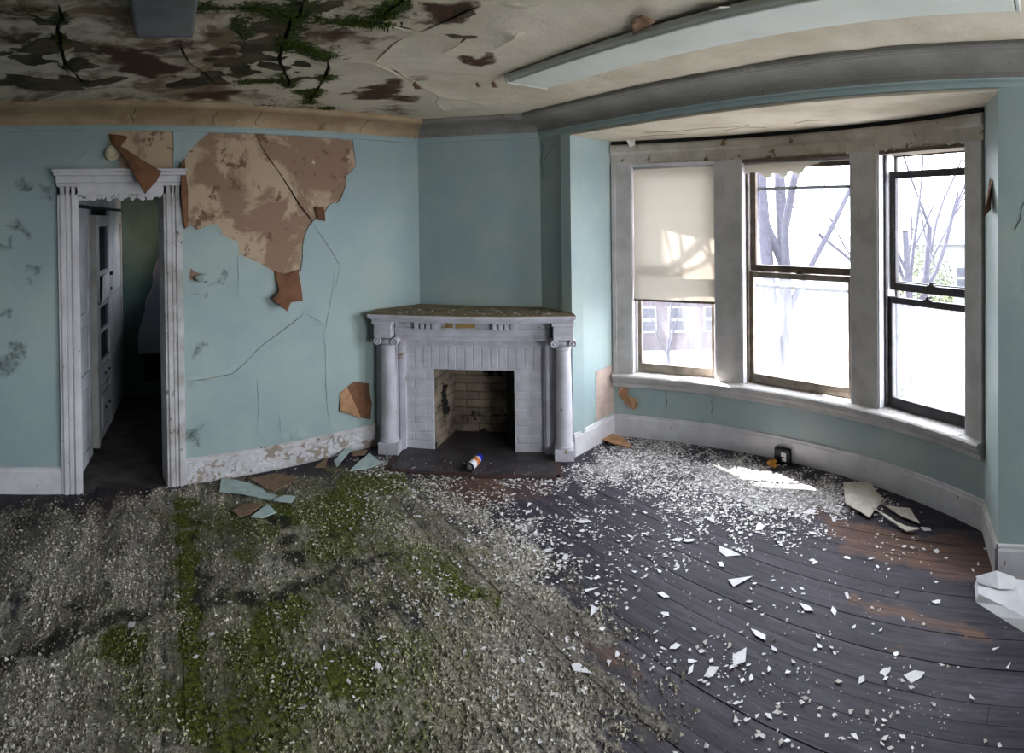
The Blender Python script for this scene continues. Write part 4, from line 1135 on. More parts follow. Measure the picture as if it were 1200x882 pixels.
o = obj('sill_debris', peel_bits(160, lambda i: (lambda a: (Vector((*arc(a, random.uniform(2.76, 2.85)), 0.556)), Vector((1, 0, 0)), Vector((0, 1, 0)), Vector((0, 0, 1))))(random.uniform(-44, 16)), 0.004, 0.014), M['sh_white'], t6)
o['kind'] = 'stuff'
EDG = [(19.3, 15.9, 'left hand flat ivory casing beside the window with the blind'), (0.3, -4.4, 'broad ivory mullion between the blind window and the middle window'),
       (-24.2, -28.9, 'broad ivory mullion between the middle and right windows'), (-44.2, -47.2, 'right hand ivory casing beside the dark sash window')]
for _i, (a, b, lab) in enumerate(EDG):
    t = obj('trim_%d' % (7 + _i), arcsweep(a, b, [(2.796, 0.55), (2.99, 0.55), (2.99, 2.38), (2.796, 2.38)], 4), M['casing'])
    tag(t, lab, 'window trim', kind='structure')
    if _i in (0, 3):
        m_ = (a + b) / 2
        obj('bead', arcsweep(a if _i == 0 else b, (a if _i == 0 else b) + (-0.7 if _i == 0 else 0.7), [(2.78, 0.55), (2.80, 0.55), (2.80, 2.38), (2.78, 2.38)], 2), M['casing'], t)

WIN = [(15.9, 0.3), (-4.4, -24.2), (-28.9, -44.2)]


def sash(f, x0, x1, y0, y1, z0, z1, st, top, bot):
    return join(f.box(x0, x0 + st, y0, y1, z0, z1), f.box(x1 - st, x1, y0, y1, z0, z1), f.box(x0 + st, x1 - st, y0, y1, z0, z0 + bot), f.box(x0 + st, x1 - st, y0, y1, z1 - top, z1))


def sash_lock(f, x, y, z, parent):
    obj('lock', join(f.box(x - 0.03, x + 0.03, y - 0.012, y + 0.012, z, z + 0.008), f.box(x - 0.012, x + 0.012, y - 0.01, y + 0.01, z + 0.008, z + 0.022), f.box(x - 0.004, x + 0.035, y - 0.006, y + 0.004, z + 0.018, z + 0.026)), M['metal'], parent)


WL = ['left window with pale wooden sash behind an ivory roller blind', 'middle window with brown wooden sashes and a fogged lower pane', 'right window with dark sashes, the upper one slipped down']
WF = []
for _i, (a, b) in enumerate(WIN):
    f, L = frame2(arc(a), arc(b))
    WF.append((f, L))
    W = empty('window_%d' % (_i + 1), f.pt(L / 2, 0.1, 0.56))
    tag(W, WL[_i], 'window', kind='structure')
    c = f.pt(L / 2, 0.21, 1.47)
    portal('window_portal', c, f.n, f.t, L, 1.82)
    sm = [M['sashpale'], M['sashbrown'], M['sashdark']][_i]
    sm2 = [M['sashpale'], M['sashpale'], M['sashdark']][_i]
    obj('jamb', f.box(-0.006, 0.012, 0.0, 0.2, 0.55, 2.376), M['trim'], W)
    obj('jamb', f.box(L - 0.012, L + 0.006, 0.0, 0.2, 0.55, 2.376), M['trim'], W)
    obj('head_jamb', f.box(0.012, L - 0.012, 0.0, 0.2, 2.35, 2.376), M['sashbrown'] if _i else M['trim'], W)
    if _i == 2:
        zu0, zu1, zl1 = 1.385, 2.235, 1.345
    else:
        zu0, zu1, zl1 = 1.465, 2.35, 1.465
    lo = obj('lower_sash', sash(f, 0.012, L - 0.012, 0.075, 0.11, 0.556, zl1, 0.05, 0.045, 0.075), sm2 if _i == 1 else sm, W, bevel=0.003)
    obj('pane', f.box(0.06, L - 0.06, 0.09, 0.094, 0.63, zl1 - 0.045), M['glass_mid'] if _i == 0 else M['glass_fog'], lo)
    up = obj('upper_sash', sash(f, 0.012, L - 0.012, 0.118, 0.152, zu0, zu1, 0.05, 0.05, 0.055), sm, W, bevel=0.003)
    obj('pane', f.box(0.06, L - 0.06, 0.133, 0.137, zu0 + 0.055, zu1 - 0.05), M['glass_clear'], up)
    sash_lock(f, L / 2, 0.1 if _i != 2 else 0.13, (zl1 if _i != 2 else zu0 + 0.055), lo if _i != 2 else up)
    if _i == 2: sash_lock(f, L / 2, 0.09, zl1, lo)
    obj('blind_stop', join(f.box(0.012, 0.03, 0.05, 0.072, 0.556, 2.35), f.box(L - 0.03, L - 0.012, 0.05, 0.072, 0.556, 2.35)), [M['trim'], M['sashbrown'], M['sashdark']][_i], W)
    st = obj('storm_frame', join(f.box(0.0, 0.03, 0.17, 0.19, 0.55, 2.376), f.box(L - 0.03, L, 0.17, 0.19, 0.55, 2.376), f.box(0.03, L - 0.03, 0.17, 0.19, 0.55, 0.58), f.box(0.03, L - 0.03, 0.17, 0.19, 2.34, 2.376),
                                 f.box(0.03, L - 0.03, 0.172, 0.188, 1.325 if _i != 2 else 1.42, 1.352 if _i != 2 else 1.445), *([f.box(0.03, L - 0.03, 0.172, 0.188, 2.13, 2.155)] if _i == 1 else [])), M['grey'] if _i != 2 else M['sashdark'], W)

# roller blind, left window
f, L = WF[0]
rb = empty('roller_blind', f.pt(L / 2, 0.04, 1.19))
tag(rb, 'ivory roller blind pulled most of the way down the left window', 'blind')
V, Fc = [], []
nx, nz = 10, 26
for j in range(nz + 1):
    z = 2.345 - (2.345 - 1.2) * j / nz
    k = max(0.0, (1.40 - z) / 0.2)
    for i in range(nx + 1):
        x = 0.016 + (L - 0.032) * i / nx
        y = 0.038 - 0.014 * k - 0.012 * math.sin(math.pi * i / nx) * (1 - abs(2 * j / nz - 1)) + 0.006 * math.sin(z * 9 + i * 0.3) * (0.4 + k)
        V.append(f.pt(x, y, z))
for j in range(nz):
    for i in range(nx):
        q = j * (nx + 1) + i
        Fc.append((q, q + 1, q + nx + 2, q + nx + 1))
obj('cloth', (V, Fc), M['blind'], rb, True)
obj('hem_bar', f.box(0.016, L - 0.016, 0.016, 0.028, 1.188, 1.206), M['sashbrown'], rb)
obj('roller', tube([f.pt(0.014, 0.045, 2.345), f.pt(L - 0.014, 0.045, 2.345)], 0.016, 10), M['casing'], rb, True)
o = obj('torn_top_edge', join(*[f.box(x, x + 0.13, 0.02, 0.03, 2.352, 2.37) for x in (0.05, 0.22, 0.4, 0.57)]), M['flake'], rb)

# torn remnant of a blind, middle window
f, L = WF[1]
tb = empty('torn_blind', f.pt(L / 2, 0.05, 2.2))
tag(tb, 'torn ragged remnant of a cream blind at the top of the middle window', 'blind')
obj('roller', tube([f.pt(0.014, 0.045, 2.342), f.pt(L - 0.014, 0.045, 2.342)], 0.014, 10), M['casing'], tb, True)
prof = [(0, 2.262), (.06, 2.27), (.12, 2.268), (.17, 2.25), (.21, 2.222), (.27, 2.222), (.275, 2.245), (.30, 2.256), (.34, 2.25), (.36, 2.222), (.41, 2.225), (.43, 2.26), (.46, 2.263), (.5, 2.25), (.54, 2.236), (.57, 2.25), (.6, 2.285), (.65, 2.305), (.70, 2.312), (.75, 2.335)]
V, Fc = [], []
for fr_, z in prof:
    x = 0.016 + fr_ * (L - 0.032)
    V += [f.pt(x, 0.036 + 0.01 * math.sin(fr_ * 20), z), f.pt(x, 0.034, 2.342)]
for i in range(len(prof) - 1):
    Fc.append((2 * i, 2 * i + 2, 2 * i + 3, 2 * i + 1))
obj('cloth', (V, Fc), M['blind'], tb, True)

# ================================================================== FIREPLACE
TM = np.array((0.6441, -0.7649))
FM = Frame((2.49, 3.88), TM, (0.7649, 0.6441))
fp = empty('fireplace', FM.pt(0.79, 0.1, 0))
tag(fp, 'lavender white corner fireplace with columns, moulded mantel shelf and painted brick surround', 'fireplace')
SH = [(-0.07, -0.03), (1.61, -0.03), (1.605, 0.08), (1.345, 0.415), (0.244, 0.565), (-0.07, 0.19)]
inset = lambda d: [(-0.07 + d, -0.03 + d), (1.61 - d, -0.03 + d), (1.60 - d, 0.08), (1.34, 0.41), (0.244, 0.56), (-0.07 + d, 0.19)]
shelf = obj('mantel_shelf', FM(join(prism(inset(0), 1.128, 1.152), prism(inset(0.012), 1.112, 1.128), prism(inset(0.03), 1.095, 1.112))), M['mantel'], fp, bevel=0.004)
obj('dust_layer', FM(prism(inset(0.006), 1.152, 1.157)), M['dust'], shelf)
g = peel_bits(70, lambda i: (lambda x: (Vector(FM.pt(x, random.uniform(0.0, 0.30), 1.158)), Vector((1, 0, 0)), Vector((0, 1, 0)), Vector((0, 0, 1))))(random.uniform(0.1, 1.45)), 0.006, 0.022)
o = obj('shelf_debris', g, M['sh_white'], shelf)
o['kind'] = 'stuff'
fr = obj('frieze', FM(join(box(0.13, 1.40, 0.11, 0.2, 0.94, 1.10), box(0.13, 1.40, 0.095, 0.12, 0.935, 0.955), box(0.13, 1.40, 0.10, 0.12, 0.955, 0.966), box(0.13, 1.40, 0.098, 0.12, 1.015, 1.03), box(0.13, 1.40, 0.085, 0.12, 1.085, 1.10))), M['mantel'], fp, bevel=0.002)
for x0, x1 in ((0.20, 0.29), (0.55, 0.62), (0.64, 0.80), (1.14, 1.36)):
    obj('frieze_panel', FM.box(x0, x1, 0.106, 0.115, 1.036, 1.08), M['ochre'] if x0 in (0.55, 0.64) else M['mantel'], fr)
for xc in (0.39, 1.03):
    cb_ = obj('bracket', FM(join(*[box(xc - 0.085 + 0.048 * k, xc - 0.085 + 0.048 * k + 0.034, 0.06, 0.12, 1.03, 1.095) for k in range(4)], box(xc - 0.09, xc + 0.11, 0.05, 0.12, 1.078, 1.098), box(xc - 0.09, xc + 0.11, 0.09, 0.12, 1.03, 1.09))), M['mantel'], fr, bevel=0.004)
for xc, x0, x1 in ((0.076, 0.0, 0.172), (1.507, 1.428, 1.582)):
    cy = 0.085
    co = obj('column', FM(lathe([(0.071, 0.118), (0.0665, 0.125), (0.067, 0.40), (0.064, 0.62), (0.058, 0.86), (0.058, 0.868), (0.064, 0.873), (0.064, 0.882), (0.058, 0.887), (0.058, 0.90)], 24, (xc, cy))), M['mantel'], fp, True)
    obj('column_base', FM(lathe([(0.074, 0.09), (0.079, 0.096), (0.079, 0.108), (0.072, 0.114), (0.072, 0.12)], 24, (xc, cy))), M['mantel'], co, True)
    obj('plinth', FM.box(x0, x1, 0.0, 0.17, 0, 0.093), M['mantel'], co, bevel=0.004)
    cap = obj('capital', FM(lathe([(0.058, 0.895), (0.072, 0.912), (0.078, 0.93), (0.07, 0.945)], 20, (xc, cy))), M['mantel'], co, True)
    for s in (-1, 1):      # volutes
        c0 = (xc + s * 0.072, 0.93)
        V, Fc = [], []
        sp = [(0.030 * (1 - 0.16 * k / 2.2), k * 0.55) for k in range(12)]
        obj('volute', FM(join(*[([(c0[0] + r * math.cos(2 * math.pi * q / 12), y, c0[1] + r * math.sin(2 * math.pi * q / 12)) for y, r in ((-0.002, 0.0), (-0.002, 0.010), (0.006, 0.012), (0.006, 0.022), (-0.004, 0.026), (0.0, 0.031), (0.15, 0.031)) for q in range(12)],
                                  [(i * 12 + q, i * 12 + (q + 1) % 12, (i + 1) * 12 + (q + 1) % 12, (i + 1) * 12 + q) for i in range(6) for q in range(12)])])), M['mantel'], cap, True)
    obj('cap_block', FM(join(box(x0 - 0.02 if x0 < 1 else x0, x1 - 0.05 if x0 < 1 else x1, 0.0, 0.2, 0.958, 1.0), box(x0 - 0.025 if x0 < 1 else x0 - 0.004, x1 - 0.045 if x0 < 1 else x1 + 0.004, -0.004, 0.2, 1.0, 1.012), box(x0 - 0.02 if x0 < 1 else x0, x1 - 0.05 if x0 < 1 else x1, 0.0, 0.2, 1.012, 1.07), box(x0 - 0.035 if x0 < 1 else x0 - 0.012, x1 - 0.035 if x0 < 1 else x1 + 0.01, -0.016, 0.2, 1.07, 1.097))), M['mantel'], fp, bevel=0.003)
for s, xa in ((1, 0.10), (-1, 1.455)):
    gs = []
    for d, wd, y in ((0.0, 0.03, 0.13), (0.03, 0.014, 0.12), (0.046, 0.012, 0.135), (0.06, 0.03, 0.125), (0.09, 0.014, 0.14)):
        a, b = xa + s * d, xa + s * (d + wd)
        gs.append(box(min(a, b), max(a, b), y, 0.2, 0.0, 0.94))
    obj('pilaster_trim', FM(join(*gs)), M['mantel'], fp, bevel=0.002)
# brick surround: backing and single bricks
OX0, OX1, OZ = 0.44, 1.107, 0.675
bf = obj('brick_surround', FM(join(box(-0.06, OX0, 0.1855, 0.25, 0, 1.1), box(OX1, 1.515, 0.1855, 0.25, 0, 1.1), box(OX0, OX1, 0.1855, 0.25, OZ, 1.1))), M['brickpaint'], fp)
_cube = None


def brick(parent, fr_, x0, x1, y0, y1, z0, z1, mat):
    """bricks share one bevelled unit mesh per material"""
    key = 'brick_' + mat.name
    me = bpy.data.meshes.get(key)
    if me is None:
        v, f_ = box(-.5, .5, -.5, .5, -.5, .5)
        me = bpy.data.meshes.new(key)
        e = 0.04
        vv, ff = [], []
        # chamfered front: inner front face at y=-.5, outer ring slightly behind
        ring = [(-.5, -.5), (.5, -.5), (.5, .5), (-.5, .5)]
        inn = [(-.5 + e, -.5 + e * 2), (.5 - e, -.5 + e * 2), (.5 - e, .5 - e * 2), (-.5 + e, .5 - e * 2)]
        vv = [(x, -.5, z) for x, z in inn] + [(x, -.2, z) for x, z in ring] + [(x, .5, z) for x, z in ring]
        ff = [(0, 1, 2, 3)] + [(i, i + 4, (i + 1) % 4 + 4, (i + 1) % 4) for i in range(4)] + [(i + 4, i + 8, (i + 1) % 4 + 8, (i + 1) % 4 + 4) for i in range(4)]
        me.from_pydata(vv, [], ff)
        me.materials.append(mat)
    o = bpy.data.objects.new('brick', me)
    COL.objects.link(o)
    c = fr_.pt((x0 + x1) / 2, (y0 + y1) / 2, (z0 + z1) / 2)
    o.parent = parent
    o.location = Vector(c) - wloc(parent)
    o.scale = (x1 - x0, y1 - y0, z1 - z0)
    o.rotation_euler = (0, 0, math.atan2(fr_.t[1], fr_.t[0]))
    return o


def courses(parent, fr_, X0_, X1_, Z0_, Z1_, y, mat, skip=None, bl=0.209, bh=0.068, j=0.005, depth=0.012):
    z, r = Z0_, 0
    while z < Z1_ - 0.02:
        z1 = min(z + bh, Z1_)
        x = X0_ - (bl + j) / 2 * (r % 2)
        while x < X1_:
            a, b = max(x, X0_), min(x + bl, X1_)
            segs_ = [(a, b)]
            if skip:
                sx0, sx1, sz = skip
                if z < sz:
                    segs_ = []
                    if a < sx0: segs_.append((a, min(b, sx0)))
                    if b > sx1: segs_.append((max(a, sx1), b))
            for a2, b2 in segs_:
                if b2 - a2 > 0.02:
                    dy = random.uniform(-0.0012, 0.0012)
                    brick(parent, fr_, a2, b2, y + dy, y + depth + dy, z, z1, mat)
            x += bl + j
        z += bh + j
        r += 1


courses(bf, FM, 0.165, 1.385, 0.0, 0.672, 0.182, M['brickpaint'], (OX0, OX1, 0.675))
x = 0.28
while x < 1.27:          # soldier course over the opening
    brick(bf, FM, x, x + 0.062, 0.181, 0.193, 0.68, 0.872, M['brickpaint'])
    x += 0.0705
for a, b in ((0.165, 0.272), (1.28, 1.385)):
    for k in range(3):
        brick(bf, FM, a, b, 0.182, 0.194, 0.675 + k * 0.069, 0.675 + k * 0.069 + 0.06, M['brickpaint'])
courses(bf, FM, 0.165, 1.385, 0.881, 0.945, 0.182, M['brickpaint'])
# firebox
fb_ = obj('firebox', FM(join(prism([(OX0, 0.25), (OX0, 0.195), (0.545, 0.61), (0.50, 0.70), (0.36, 0.30)], 0, 0.80), prism([(OX1, 0.195), (OX1, 0.25), (1.2, 0.3), (1.1, 0.7), (1.02, 0.61)], 0, 0.80),
                             box(0.50, 1.06, 0.612, 0.70, 0, 0.80), box(0.3, 1.3, 0.25, 0.75, 0.80, 0.9), box(0.3, 1.3, 0.2, 0.75, -0.03, 0.004))), M['mortar'], fp)
courses(fb_, FM, 0.548, 1.018, 0.006, 0.79, 0.602, M['firebrick'])
p, q = FM.pt(OX0 + 0.004, 0.20), FM.pt(0.549, 0.61)
fs, Ls = frame2(p[:2], q[:2])
courses(fb_, fs, 0.0, Ls, 0.006, 0.79, -0.004, M['firebrick'])
p, q = FM.pt(1.016, 0.61), FM.pt(OX1 - 0.004, 0.20)
fs, Ls = frame2(p[:2], q[:2])
courses(fb_, fs, 0.0, Ls, 0.006, 0.79, -0.004, M['soot_and_shade'])

# hearth
he = empty('hearth', FM.pt(0.8, -0.02, 0))
tag(he, 'dark slate hearth of square tiles with a reddish wooden border', 'hearth')
nt = 4
for k in range(nt):
    a, b = 0.18 + (1.43 - 0.18) * k / nt, 0.18 + (1.43 - 0.18) * (k + 1) / nt
    obj('tile', FM.box(a + 0.002, b - 0.002, -0.218, 0.18, -0.02, 0.007), M['slate'], he, bevel=0.002)
obj('border', FM(join(box(0.16, 1.46, -0.275, -0.222, -0.02, 0.009), box(0.125, 0.176, -0.275, -0.0, -0.02, 0.009), box(1.434, 1.475, -0.275, -0.005, -0.02, 0.009))), M['redwood'], he, bevel=0.002)
obj('infill_tile', FM.box(0.445, 1.10, 0.182, 0.60, -0.02, 0.008), M['slate'], he)

# ================================================================== CEILING LIGHTS
def fixture(name, p, q, wd, mats, label, drop=0.062):
    f, L = frame2(p, q)
    e = empty(name, f.pt(L / 2, 0, ZC - drop))
    tag(e, label, 'ceiling light')
    h = wd / 2
    pr = lambda a: [(-a[0], a[1]), (a[0], a[1])]
    def ext(pts, x0, x1):
        k = len(pts)
        V = [(x0, y, z) for y, z in pts] + [(x1, y, z) for y, z in pts]
        return V, [tuple(range(k))[::-1], tuple(range(k, 2 * k))] + [(i, (i + 1) % k, k + (i + 1) % k, k + i) for i in range(k)]
    z0 = ZC - drop
    obj('housing', f(ext([(-h * 0.93, z0 + 0.012), (-h, z0 + 0.026), (-h, ZC - 0.012), (h, ZC - 0.012), (h, z0 + 0.026), (h * 0.93, z0 + 0.012)], 0, L)), mats[0], e, bevel=0.004)
    obj('diffuser', f(ext([(-h * 0.94, z0 + 0.012), (-h * 0.9, z0 + 0.003), (h * 0.9, z0 + 0.003), (h * 0.94, z0 + 0.012)], 0.012, L - 0.012)), mats[1], e, bevel=0.004)
    for x in (0, L):
        obj('end_cap', f(ext([(-h * 0.95, z0), (-h * 1.02, z0 + 0.026), (-h * 1.02, ZC - 0.008), (h * 1.02, ZC - 0.008), (h * 1.02, z0 + 0.026), (h * 0.95, z0)], x - 0.006, x + 0.008)), mats[0], e, bevel=0.003)
    return e


fixture('ceiling_light', (2.50, 2.22), (2.0, -0.28), 0.31, (M['housing'], M['lens']), 'long white fluorescent ceiling light running beside the bay')
fixture('ceiling_light', (0.472, 2.30), (0.05, 0.2), 0.245, (M['greyhousing'], M['greyhousing']), 'grey ceiling light seen end on above the doorway side')

# ================================================================== SMALL THINGS
# spray can lying on the hearth
sc_ = empty('spray_can', (2.92, 3.19, 0.008))
tag(sc_, 'blue capped white and orange spray can lying on the hearth', 'spray can')
ang = math.radians(23)
ax = Vector((math.cos(ang), math.sin(ang), 0))
c0 = Vector((2.84, 3.155, 0.042))


def canpart(name, prof, mat):
    pts = [c0 + ax * a for a, r in prof]
    return obj(name, tube(pts, [r for a, r in prof], 18), mat, sc_, True)


canpart('base_ring', [(0, 0.028), (0.002, 0.034), (0.012, 0.034), (0.014, 0.031)], M['black'])
canpart('body', [(0.012, 0.032), (0.016, 0.033), (0.075, 0.033), (0.076, 0.033)], M['paper'])
M['orange'] = paint('orange_print', rgb(222, 140, 66), rgb(206, 110, 50), 30, rgb(226, 226, 232), 35, 0.58, rough=0.35, bump=0.02)
canpart('label_band', [(0.076, 0.0332), (0.077, 0.0334), (0.125, 0.0334), (0.126, 0.0332)], M['orange'])
canpart('shoulder', [(0.126, 0.033), (0.140, 0.033), (0.15, 0.030)], M['white'])
canpart('cap', [(0.15, 0.031), (0.152, 0.032), (0.195, 0.031), (0.20, 0.027)], M['bluecap'])
canpart('base_disc', [(-0.002, 0.016), (0.002, 0.026)], M['steel'])

# electrical box in front of the curved baseboard
f, L = frame2(arc(-10.9, 2.775), arc(-13.6, 2.775))
eb = empty('outlet_box', f.pt(L / 2, 0, 0))
tag(eb, 'small black electrical outlet box against the curved baseboard', 'outlet')
obj('box', f.box(0, L, -0.045, 0.0, 0.0, 0.115), M['black'], eb, bevel=0.004)
obj('face_plate', f.box(0.008, L - 0.008, -0.05, -0.045, 0.012, 0.105), M['black'], eb, bevel=0.002)
obj('socket', f(lathe([(0.001, 0), (0.02, 0.0), (0.02, 0.01), (0.001, 0.01)], 12)) if False else f.box(L * 0.5, L - 0.022, -0.056, -0.05, 0.062, 0.094), M['white'], eb, bevel=0.004)
obj('socket', f.box(L * 0.55, L - 0.022, -0.056, -0.05, 0.028, 0.054), M['white'], eb, bevel=0.004)


def ico(c, r, sq=0.8, seed=0):
    t = (1 + 5 ** .5) / 2
    b = [(-1, t, 0), (1, t, 0), (-1, -t, 0), (1, -t, 0), (0, -1, t), (0, 1, t), (0, -1, -t), (0, 1, -t), (t, 0, -1), (t, 0, 1), (-t, 0, -1), (-t, 0, 1)]
    fs_ = [(0, 11, 5), (0, 5, 1), (0, 1, 7), (0, 7, 10), (0, 10, 11), (1, 5, 9), (5, 11, 4), (11, 10, 2), (10, 7, 6), (7, 1, 8), (3, 9, 4), (3, 4, 2), (3, 2, 6), (3, 6, 8), (3, 8, 9), (4, 9, 5), (2, 4, 11), (6, 2, 10), (8, 6, 7), (9, 8, 1)]
    V = [Vector(p).normalized() for p in b]
    F2 = []
    mid = {}
    def m(a, b_):
        k = (min(a, b_), max(a, b_))
        if k not in mid:
            V.append(((V[a] + V[b_]) / 2).normalized())
            mid[k] = len(V) - 1
        return mid[k]
    for a, b_, c_ in fs_:
        ab, bc, ca = m(a, b_), m(b_, c_), m(c_, a)
        F2 += [(a, ab, ca), (b_, bc, ab), (c_, ca, bc), (ab, bc, ca)]
    out = []
    for v in V:
        k = r * (1 + 0.35 * noise.noise(v * 2.2 + Vector((seed, 0, 0))))
        out.append((c[0] + v.x * k, c[1] + v.y * k, c[2] + v.z * k * sq))
    return out, F2


yb = np.array(arc(-11.2, 2.66))
tag(obj('foam_lump', join(*[ico((yb[0] + dx, yb[1] + dy, z), r, 0.85, i * 3.3) for i, (dx, dy, z, r) in enumerate([(0, 0, 0.022, 0.026), (0.03, 0.012, 0.02, 0.022), (-0.02, -0.025, 0.018, 0.02), (0.012, -0.02, 0.038, 0.018), (-0.01, 0.018, 0.03, 0.018)])]), M['foam'], smooth=True),
    'yellow brown lump of foam on the floor below the outlet box', 'debris')

# round fitting half behind the hanging flap
wf = empty('wall_bell', (0.43, YA - 0.01, 2.40))
tag(wf, 'round cream wall fitting half hidden by the hanging paint flap', 'wall fitting')
rl = lambda prof: ([(0.43 + r * math.cos(2 * math.pi * i / 20), YA - 0.008 - d, 2.435 + r * math.sin(2 * math.pi * i / 20)) for r, d in prof for i in range(20)],
                   [(k * 20 + i, k * 20 + (i + 1) % 20, (k + 1) * 20 + (i + 1) % 20, (k + 1) * 20 + i) for k in range(len(prof) - 1) for i in range(20)])
obj('body', rl([(0.055, 0.0), (0.055, 0.03), (0.048, 0.036), (0.0, 0.036)]), M['cream'], wf, True)
obj('rim', rl([(0.038, 0.03), (0.04, 0.042), (0.032, 0.046), (0.028, 0.036)]), M['cream'], wf, True)

# ---- broken plaster and paint sheets on the floor
PL = {'teal_a': 'large teal paint sheet lying by the peeling baseboard near the doorway', 'brown_a': 'brown plaster slab overlapping the large teal paint sheet', 'teal_b': 'small teal shard right of the brown plaster slab',
      'brown_b': 'brown shard in front of the large teal paint sheet', 'teal_c': 'teal shard overlapping the front brown shard', 'teal_d': 'narrow teal strip leaning towards the baseboard near the fireplace',
      'pale_a': 'pale teal board beside the left column plinth', 'brown_c': 'small brown wedge left of the narrow teal strip', 'brown_d': 'brown chip behind the pale teal board',
      'tan_a': 'tan plaster piece against the baseboard right of the fireplace', 'white_a': 'large cream plaster sheet by the curved baseboard', 'white_b': 'long thin white splinter in front of the cream plaster sheet', 'white_c': 'pointed cream shard beside the cream plaster sheet'}
for i, (n, c, poly) in enumerate(PLATES):
    P = np.array(poly)
    c_ = P.mean(0)
    ta, tbm = random.uniform(-0.06, 0.06), random.uniform(-0.06, 0.06)
    base = 0.012 + 0.006 * (i % 3)
    if n in ('teal_d', 'pale_a', 'tan_a'): tbm = 0.07
    lowz = min(ta * (p[0] - c_[0]) + tbm * (p[1] - c_[1]) for p in P)
    # height follows the rubble it lies on
    fnz = lambda p, t, lz=lowz, a_=ta, b_=tbm, cc=c_, bs=base: (p[0], p[1], bs + a_ * (p[0] - cc[0]) + b_ * (p[1] - cc[1]) - lz + 0.006 * noise.noise(Vector((p[0] * 8, p[1] * 8, 0))) - t)
    g, _ = layer(refine(poly, 0.03, 0.006, seed=i * 1.1), [], 0.06, fnz, 0.006)
    nm = {'teal': 'paint_sheet', 'brown': 'plaster_shard', 'pale': 'paint_sheet', 'tan': 'plaster_shard', 'white': 'plaster_shard'}[c]
    tag(obj(nm, g, M['sh_' + c]), PL[n], 'debris', 'broken paint and plaster sheets on the floor')

# folded white sheet by the right wall
ring = [(2.90, -0.185, 0.0), (2.775, -0.185, 0.0), (2.66, -0.29, 0.0), (2.54, -0.40, 0.0), (2.40, -0.62, 0.0), (2.60, -0.80, 0.0), (2.76, -0.60, 0.0), (2.80, -0.42, 0.02)]
top = [(2.91, -0.20, 0.03), (2.79, -0.20, 0.03), (2.69, -0.32, 0.03), (2.57, -0.42, 0.04), (2.43, -0.62, 0.05), (2.62, -0.78, 0.05), (2.76, -0.60, 0.06), (2.83, -0.38, 0.07)]
fold = [(2.90, -0.22, 0.11), (2.84, -0.36, 0.15), (2.76, -0.40, 0.07), (2.72, -0.55, 0.11)]
fs_ = empty('folded_sheet', (2.7, -0.45, 0))
tag(fs_, 'crumpled folded white sheet on the floor at the right wall', 'sheet')
V = ring + top
n = len(ring)
Fc = [(i, (i + 1) % n, n + (i + 1) % n, n + i) for i in range(n)]
Fc += [(n, n + 1, n + 7), (n + 1, n + 2, n + 7), (n + 2, n + 3, n + 7), (n + 3, n + 6, n + 7), (n + 3, n + 4, n + 6), (n + 4, n + 5, n + 6)]
obj('lower_fold', (V, Fc), M['paper'], fs_)
obj('upper_fold', ([(2.92, -0.195, 0.035), (2.83, -0.385, 0.078), (2.75, -0.44, 0.06), (2.78, -0.30, 0.055), (2.86, -0.20, 0.04), (2.88, -0.30, 0.085)], [(0, 5, 3, 4), (5, 1, 2, 3), (0, 4, 3)]), M['paper'], fs_)

# ---- single paint flakes
shapes = []
for k in range(16):
    m = random.choice((3, 4, 4, 5, 5, 6))
    pts = []
    for i in range(m):
        a = 2 * math.pi * (i + random.uniform(-0.28, 0.28)) / m
        r = random.uniform(0.24, 0.62)
        pts.append((r * math.cos(a), 0.85 * r * math.sin(a)))
    cu = random.uniform(0.1, 0.5)
    zf = lambda x, y: 0.02 + cu * 0.35 * x * x + 0.05 * y
    V = [(x, y, zf(x, y)) for x, y in pts] + [(0, 0, 0.02)] + [(x, y, zf(x, y) - 0.025) for x, y in pts] + [(0, 0, -0.005)]
    Fc = [(i, (i + 1) % m, m) for i in range(m)] + [(m + 1 + (i + 1) % m, m + 1 + i, 2 * m + 1) for i in range(m)] + [(i, m + 1 + i, m + 1 + (i + 1) % m, (i + 1) % m) for i in range(m)]
    me = bpy.data.meshes.new('paint_flake')
    me.from_pydata(V, [], Fc)
    me.materials.append(M['flake'])
    shapes.append(me)


def flake(x, y, s, label, group, sy=None, rot=None):
    o = bpy.data.objects.new('paint_flake', random.choice(shapes))
    COL.objects.link(o)
    o.location = (x, y, 0.003)
    o.rotation_euler = (random.uniform(-0.06, 0.06), random.uniform(-0.06, 0.06), random.uniform(0, 6.28) if rot is None else rot)
    q = s * 1.05
    o.scale = (q, q * (sy or random.uniform(0.4, 0.9)), q * 0.6)
    tag(o, label, 'paint flake', group)
    return o


def place_of(x, y):
    az, d = math.degrees(math.atan2(y, x)), math.hypot(x, y)
    side = 0 if az > 60 else 1 if az > 34 else 2
    dep = 0 if d < 2.75 else 1 if d < 3.5 else 2
    return side, dep


PLACE = {(0, 0): 'among the mossy rubble in the left foreground', (0, 1): 'among the mossy rubble in front of the doorway wall', (0, 2): 'at the foot of the peeling baseboard by the doorway',
         (1, 0): 'on dusty boards in the middle foreground', (1, 1): 'on the dark boards in front of the hearth', (1, 2): 'between the hearth and the bay',
         (2, 0): 'on the bare dark boards in the right foreground', (2, 1): 'on the bare dark boards before the bow window', (2, 2): 'close under the curved window baseboard'}
ALLF = [tuple(f_) for f_ in FLAKES]
FLOORW = np.array([(p[0], p[1]) for p in ROOM])


